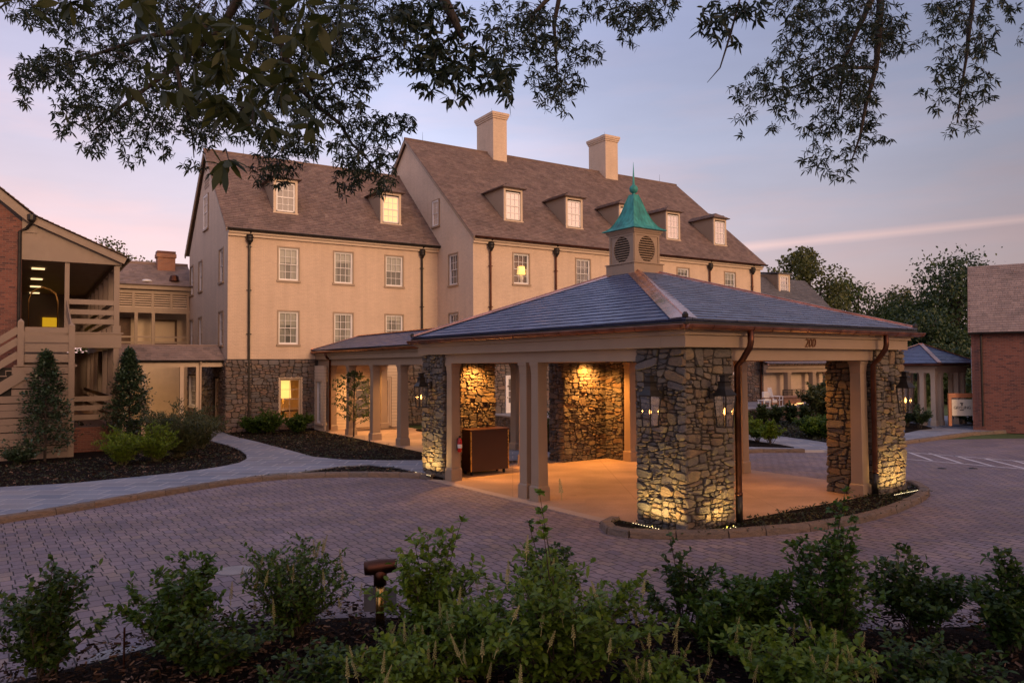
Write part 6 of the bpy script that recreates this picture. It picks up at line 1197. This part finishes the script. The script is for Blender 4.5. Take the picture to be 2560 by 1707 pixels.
tree('broadleaf_tree', 'rusty green low tree in the middle of the distant wood', 2225, 84, 11.8, 9, 'far_leaf_warm', 2600, .4, lobes=18); tree('broadleaf_tree', 'slim pale green tree in the gap of the distant wood', 2262, 88, 14.0, 7, 'far_leaf_warm', 2200, .42, lobes=16)
tree('broadleaf_tree', 'dark mid height tree left of the tallest dark oak', 2310, 80, 11.8, 10, 'far_leaf', 3000, .42, lobes=18); tree('broadleaf_tree', 'tallest dark oak left of the brick house roof', 2385, 76, 15.2, 16, 'far_leaf_dark', 7000, .48, low=.12, lobes=34, trunk=.45)
tree('broadleaf_tree', 'dark tree low behind the pavilion roof', 2335, 66, 8.6, 11, 'far_leaf_dark', 4200, .42, low=.1, lobes=22); tree('broadleaf_tree', 'dark tree low beside the brick house gable', 2400, 64, 7.0, 9, 'far_leaf_dark', 3000, .42, low=.08, lobes=18)
tree('broadleaf_tree', 'tree top behind the ridge of the brick house', 2490, 84, 14.2, 9, 'far_leaf', 2400, .45, lobes=16); tree('broadleaf_tree', 'tree top behind the brick house at the picture edge', 2560, 80, 14.0, 8, 'far_leaf', 2000, .45, lobes=14)
tree('broadleaf_tree', 'dark tree in the wood behind the right part of the roof', 2190, 95, 9.5, 14, 'far_leaf_dark', 3000, .5, low=.1, lobes=20); tree('broadleaf_tree', 'dark tree in the wood between the two pale trees', 2270, 98, 9.5, 14, 'far_leaf_dark', 3000, .5, low=.1, lobes=20); tree('broadleaf_tree', 'dark tree low behind the slate wing roof', 2090, 88, 9, 14, 'far_leaf_dark', 2600, .5, low=.1, lobes=18)
tree('broadleaf_tree', 'green tree seen through the pavilion columns', 2370, 60, 5.0, 8, 'far_leaf_dark', 2600, .4, low=.05, lobes=18); tree('broadleaf_tree', 'green shrubby tree behind the left pavilion column', 2300, 58, 4.2, 6, 'far_leaf', 1600, .35, low=.05, lobes=12)
tree('broadleaf_tree', 'sunlit tree left behind the lodge roof', 240, 68, 15.8, 11, 'far_leaf_warm', 4200, .42, low=.3, lobes=26); tree('broadleaf_tree', 'sunlit tree left of the orange brick chimney', 345, 72, 14.6, 9, 'far_leaf_warm', 3600, .42, low=.3, lobes=24)
# wood behind the camera on the sunset side: shades the court from the low light
m = MB(); V_ = []; 
for i in range(19):
    s = -62+i*4.0; c = np.array([38, -17, 0])+np.array([.8, .6, 0])*s+np.array([.6, -.8, 0])*random.uniform(-3, 5); r = random.uniform(3.2, 4.6); k_ = 420; q = rdir(k_)*(rng.uniform(.3, 1, (k_, 1))**.4)*np.array([r, r, 7.2]); V_.append(q+c+np.array([0, 0, 7.2]))
P = np.concatenate(V_); N = len(P); V, F = leaves(P, rdir(N), rng.uniform(.8, 1.5, N)*1.1, rng.uniform(.6, 1., N)*1.0, .2); struct(np_mesh('woodland', V, F, 'far_leaf_dark'), 'stuff')
# ================================================================ OVERHANGING TREES
def rosettes(blobs, depth, dj, lf, asp, nl, mat, parent, fill=30, name='foliage', up=None, branches=(), tw=True):
    P = []; D = []; L = []; T = MB()
    for bx, by, rx, ry in blobs:
        cnt = max(2, int(math.pi*rx*ry/(fill*fill*(.27 if depth > 5 else .5))))
        bd = depth+random.uniform(-dj, dj)*.6; anchor = A(bx, by-ry*1.1, bd)
        for i in range(cnt):
            a = random.uniform(0, 6.28); r = math.sqrt(random.random()); c = A(bx+rx*r*math.cos(a), by+ry*r*math.sin(a), bd+random.gauss(0, dj*.35))
            ax = Vector((random.gauss(0, .6), random.gauss(0, .6), random.gauss(-.55, .5))).normalized(); o1 = ax.orthogonal().normalized(); o2 = ax.cross(o1); k_ = random.randint(nl-2, nl+2)
            for j in range(k_):
                t = 2*math.pi*j/k_+random.gauss(0, .2); sp = random.uniform(.55, 1.25); e = ax*random.uniform(.3, .9)+(o1*math.cos(t)+o2*math.sin(t))*sp
                P.append(tuple(c)); D.append(tuple(e)); L.append(lf*random.uniform(.65, 1.2))
            if tw and random.random() < .22: q = c.lerp(anchor, random.uniform(.35, .8)); T.tube([c, c.lerp(q, .5)+Vector((0, 0, .03)), q], [.0025, .004, .005], 3, False)
    P = np.array(P); D = np.array(D); L = np.array(L); V, F = leaves(P, D, L, L*asp*rng.uniform(.8, 1.2, len(L)), .18); o = np_mesh(name, V, F, mat, parent)
    if tw: T.build('foliage', 'twig', parent)
    return o
BL = [(60,15,60,35),(130,40,80,40),(230,60,110,60),(380,60,150,80),(560,60,180,100),(760,60,160,100),(930,60,110,70),(1050,30,90,40),(150,150,95,32),(70,180,50,22),(110,180,70,32),(230,170,130,60),(400,170,160,80),(600,190,180,90),(780,190,140,80),(65,215,25,16),(65,255,24,18),(190,245,60,36),(75,205,40,20),(165,290,34,40),(165,330,18,20),(300,260,110,48),(430,280,110,50),(260,300,60,46),(228,372,30,20),(250,345,38,34),(330,340,40,50),(330,395,20,22),(400,340,38,55),(418,385,20,18),(355,402,14,14),(500,330,40,52),(482,410,28,20),(515,425,14,14),(560,300,110,60),(690,300,110,60),(680,370,46,55),(720,395,46,50),(690,435,36,34),(650,420,32,44),(760,330,50,66),(770,385,24,24),(820,240,105,46),(870,300,80,46),(930,330,75,36),(985,308,60,30),(1015,302,28,20),(860,370,46,46),(880,430,46,46),(940,440,56,34),(960,400,36,36),(855,475,20,20),(965,470,32,24),(900,180,70,46),(950,120,90,60),(840,130,90,50),(905,395,60,40)]
BM = [(1100,50,100,50),(1120,150,90,55),(1190,185,85,45),(1085,205,55,34),(1150,250,36,18),(1245,160,40,50),(1255,235,40,26),(1070,110,46,30),(1030,150,40,30),(1210,75,24,18),(1000,60,60,40)]
BC = [(1290,25,80,36),(1330,90,90,56),(1265,95,56,36),(1285,140,34,24),(1380,60,80,46),(1400,120,70,56),(1465,135,44,28),(1355,190,42,42),(1400,230,46,30),(1430,200,36,36),(1368,215,34,34),(1358,262,16,16),(1408,272,24,18),(1480,20,56,26),(1560,30,76,30),(1540,68,20,32),(1600,40,56,34),(1575,82,34,26),(1588,110,14,10),(1650,20,46,34),(1640,55,26,16),(1690,10,20,14)]
BR_ = [(2000,20,80,36),(2080,40,110,60),(2180,40,90,60),(2060,110,100,60),(2180,110,80,60),(1970,100,36,46),(1955,160,46,36),(2060,180,90,56),(2140,200,70,56),(1900,200,46,36),(1920,230,56,26),(1850,230,36,20),(1868,250,26,20),(1858,290,26,20),(1853,330,10,10),(1990,230,56,36),(1948,270,26,34),(1930,312,20,14),(1990,290,16,20),(2110,230,80,56),(2150,270,56,46),(2080,300,46,36),(2040,330,40,44),(2050,390,44,26),(2020,405,20,24),(2150,330,56,34),(2200,350,34,18),(2128,390,36,34),(2108,440,26,20),(2055,430,20,16),(2270,112,36,16),(2220,90,46,56)]
BS = [(1805,25,56,26),(1790,65,34,34),(1758,66,20,16),(1808,95,24,20),(1850,105,12,8),(1880,25,46,26),(1840,40,40,26)]
BF = [(2400,20,86,36),(2335,30,34,26),(2420,80,76,46),(2330,90,24,20),(2460,110,34,34),(2360,160,34,30),(2400,150,66,36),(2380,200,54,26),(2450,200,44,24),(2318,230,24,14),(2400,230,66,26),(2350,262,24,20),(2462,235,26,20),(2410,290,36,44),(2380,325,20,16),(2430,325,16,16),(2535,30,26,24),(2552,90,12,26),(2490,20,40,26)]
BN = [(60,5,60,26),(170,15,80,26),(330,30,80,40),(420,110,60,50),(560,140,90,60),(660,80,100,60),(770,50,70,60),(480,210,60,40),(330,195,40,40),(590,240,80,50),(700,200,70,60),(640,300,60,40),(545,395,28,28),(760,120,50,60),(520,60,80,50),(850,30,40,30),(780,310,20,36),(430,230,40,30)]
def limbs(parent, runs, n='limb'):
    for pts in runs:
        m = MB(); P = [A(x, y, d) if len(q_) == 4 else Vector((x, y, d)) for q_ in pts for x, y, d in [q_[:3]]]; R_ = [q_[3] if len(q_) == 4 else 0 for q_ in pts]
        m.tube(P, R_, 7); m.build(n, 'bark', parent, True)
ol = thing('overhanging_oak', 'dark willow leaved oak hanging over the upper left of the view', 'tree', (0, 0, 0), 0)
MB().tube([(-7, -5, -.2), (-6.9, -4.9, 2), (-6.6, -4.5, 5), (-6, -3.6, 8)], [.5, .4, .34, .26], 12).build('trunk', 'bark', ol, True)
T0 = Vector((-6, -3.6, 8))
def W2(p): return p
def limb_from(parent, start, pts, r0, r1):
    P = [Vector(start)]+[A(x, y, d) for x, y, d in pts]; n_ = len(P); m = MB().tube(P, [r0+(r1-r0)*(i/(n_-1))**.7 for i in range(n_)], 7); m.build('limb', 'bark', parent, True)
limb_from(ol, T0, [(640, -260, 8.5), (640, -80, 9.3), (560, 60, 9.4), (440, 165, 9.5), (300, 270, 9.6), (230, 330, 9.6)], .11, .01)
limb_from(ol, A(640, -80, 9.3), [(690, 80, 9.3), (740, 210, 9.4), (800, 270, 9.4), (850, 310, 9.4), (880, 360, 9.4), (920, 400, 9.4), (940, 440, 9.4)], .06, .006); limb_from(ol, A(740, 210, 9.4), [(800, 190, 9.4), (860, 160, 9.4), (960, 140, 9.3)], .035, .012)
limb_from(ol, A(640, -260, 8.5), [(1080, -120, 8.6), (1110, 0, 8.6), (1140, 60, 8.6), (1156, 96, 8.6)], .12, .03); limb_from(ol, A(560, 60, 9.4), [(380, 90, 9.5), (200, 150, 9.5), (90, 180, 9.5)], .05, .008); limb_from(ol, A(440, 165, 9.5), [(460, 260, 9.5), (480, 330, 9.5), (485, 395, 9.5)], .03, .006)
rosettes(BL, 9.5, 1.1, .088, .21, 7, 'oak_leaf', ol, 24); rosettes(BM, 8.4, .8, .125, .27, 7, 'oak_leaf', ol, 34, 'foliage'); rosettes(BN, 3.6, .6, .112, .34, 6, 'oak_leaf_near', ol, 58, 'near_foliage')
om = thing('overhanging_oak', 'dark willow leaved oak branches hanging in from the upper middle and right', 'tree', (0, 0, 0), 0)
MB().tube([(11, -5, -.2), (10.9, -4.9, 2), (10.4, -4.2, 5), (9.6, -3, 8.4)], [.5, .4, .34, .26], 12).build('trunk', 'bark', om, True); T1 = Vector((9.6, -3, 8.4))
limb_from(om, T1, [(2250, -240, 9.2), (2205, -60, 9.6), (2196, 90, 9.6), (2190, 170, 9.6), (2165, 260, 9.6), (2150, 340, 9.6), (2130, 400, 9.6)], .085, .008); limb_from(om, A(2205, -60, 9.6), [(2165, 30, 9.6), (2110, 150, 9.6), (2095, 290, 9.6)], .06, .008)
limb_from(om, A(2250, -240, 9.2), [(2440, -60, 9.8), (2425, 60, 9.8), (2415, 150, 9.8), (2402, 230, 9.8), (2392, 310, 9.8)], .05, .006); limb_from(om, T1, [(1500, -260, 9), (1405, -40, 9.4), (1385, 60, 9.4), (1390, 140, 9.4), (1398, 260, 9.4)], .07, .005); limb_from(om, A(1405, -40, 9.4), [(1330, 40, 9.4), (1300, 70, 9.4)], .04, .01)
limb_from(om, A(2190, 170, 9.6), [(2080, 170, 9.6), (1990, 215, 9.6), (1890, 250, 9.6)], .025, .006); limb_from(om, A(1500, -260, 9), [(1860, -40, 8.6), (1825, 90, 8.6), (1800, 170, 8.6), (1768, 207, 8.6)], .03, .003)
rosettes(BC, 9.4, 1.0, .088, .2, 7, 'oak_leaf', om, 24); rosettes(BR_, 9.6, 1.0, .09, .2, 7, 'oak_leaf', om, 25); rosettes(BF, 9.8, 1.0, .088, .2, 7, 'oak_leaf', om, 25); rosettes(BS, 8.6, .6, .12, .25, 7, 'oak_leaf', om, 34)
# the rest of both crowns, above and behind the camera
for par, (cx_, cy_), cnt in ((ol, (-5.5, 1), 3000), (om, (7.5, 1), 3000)):
    q = rng.uniform(-1, 1, (cnt, 3)); q = q[np.linalg.norm(q, axis=1) < 1]; P = q*np.array([9, 9, 3.0])+np.array([cx_, cy_-1.5, 11.8]); N = len(P); V, F = leaves(P, rdir(N), rng.uniform(.3, .55, N), rng.uniform(.16, .28, N), .2); np_mesh('upper_crown', V, F, 'oak_leaf', par)
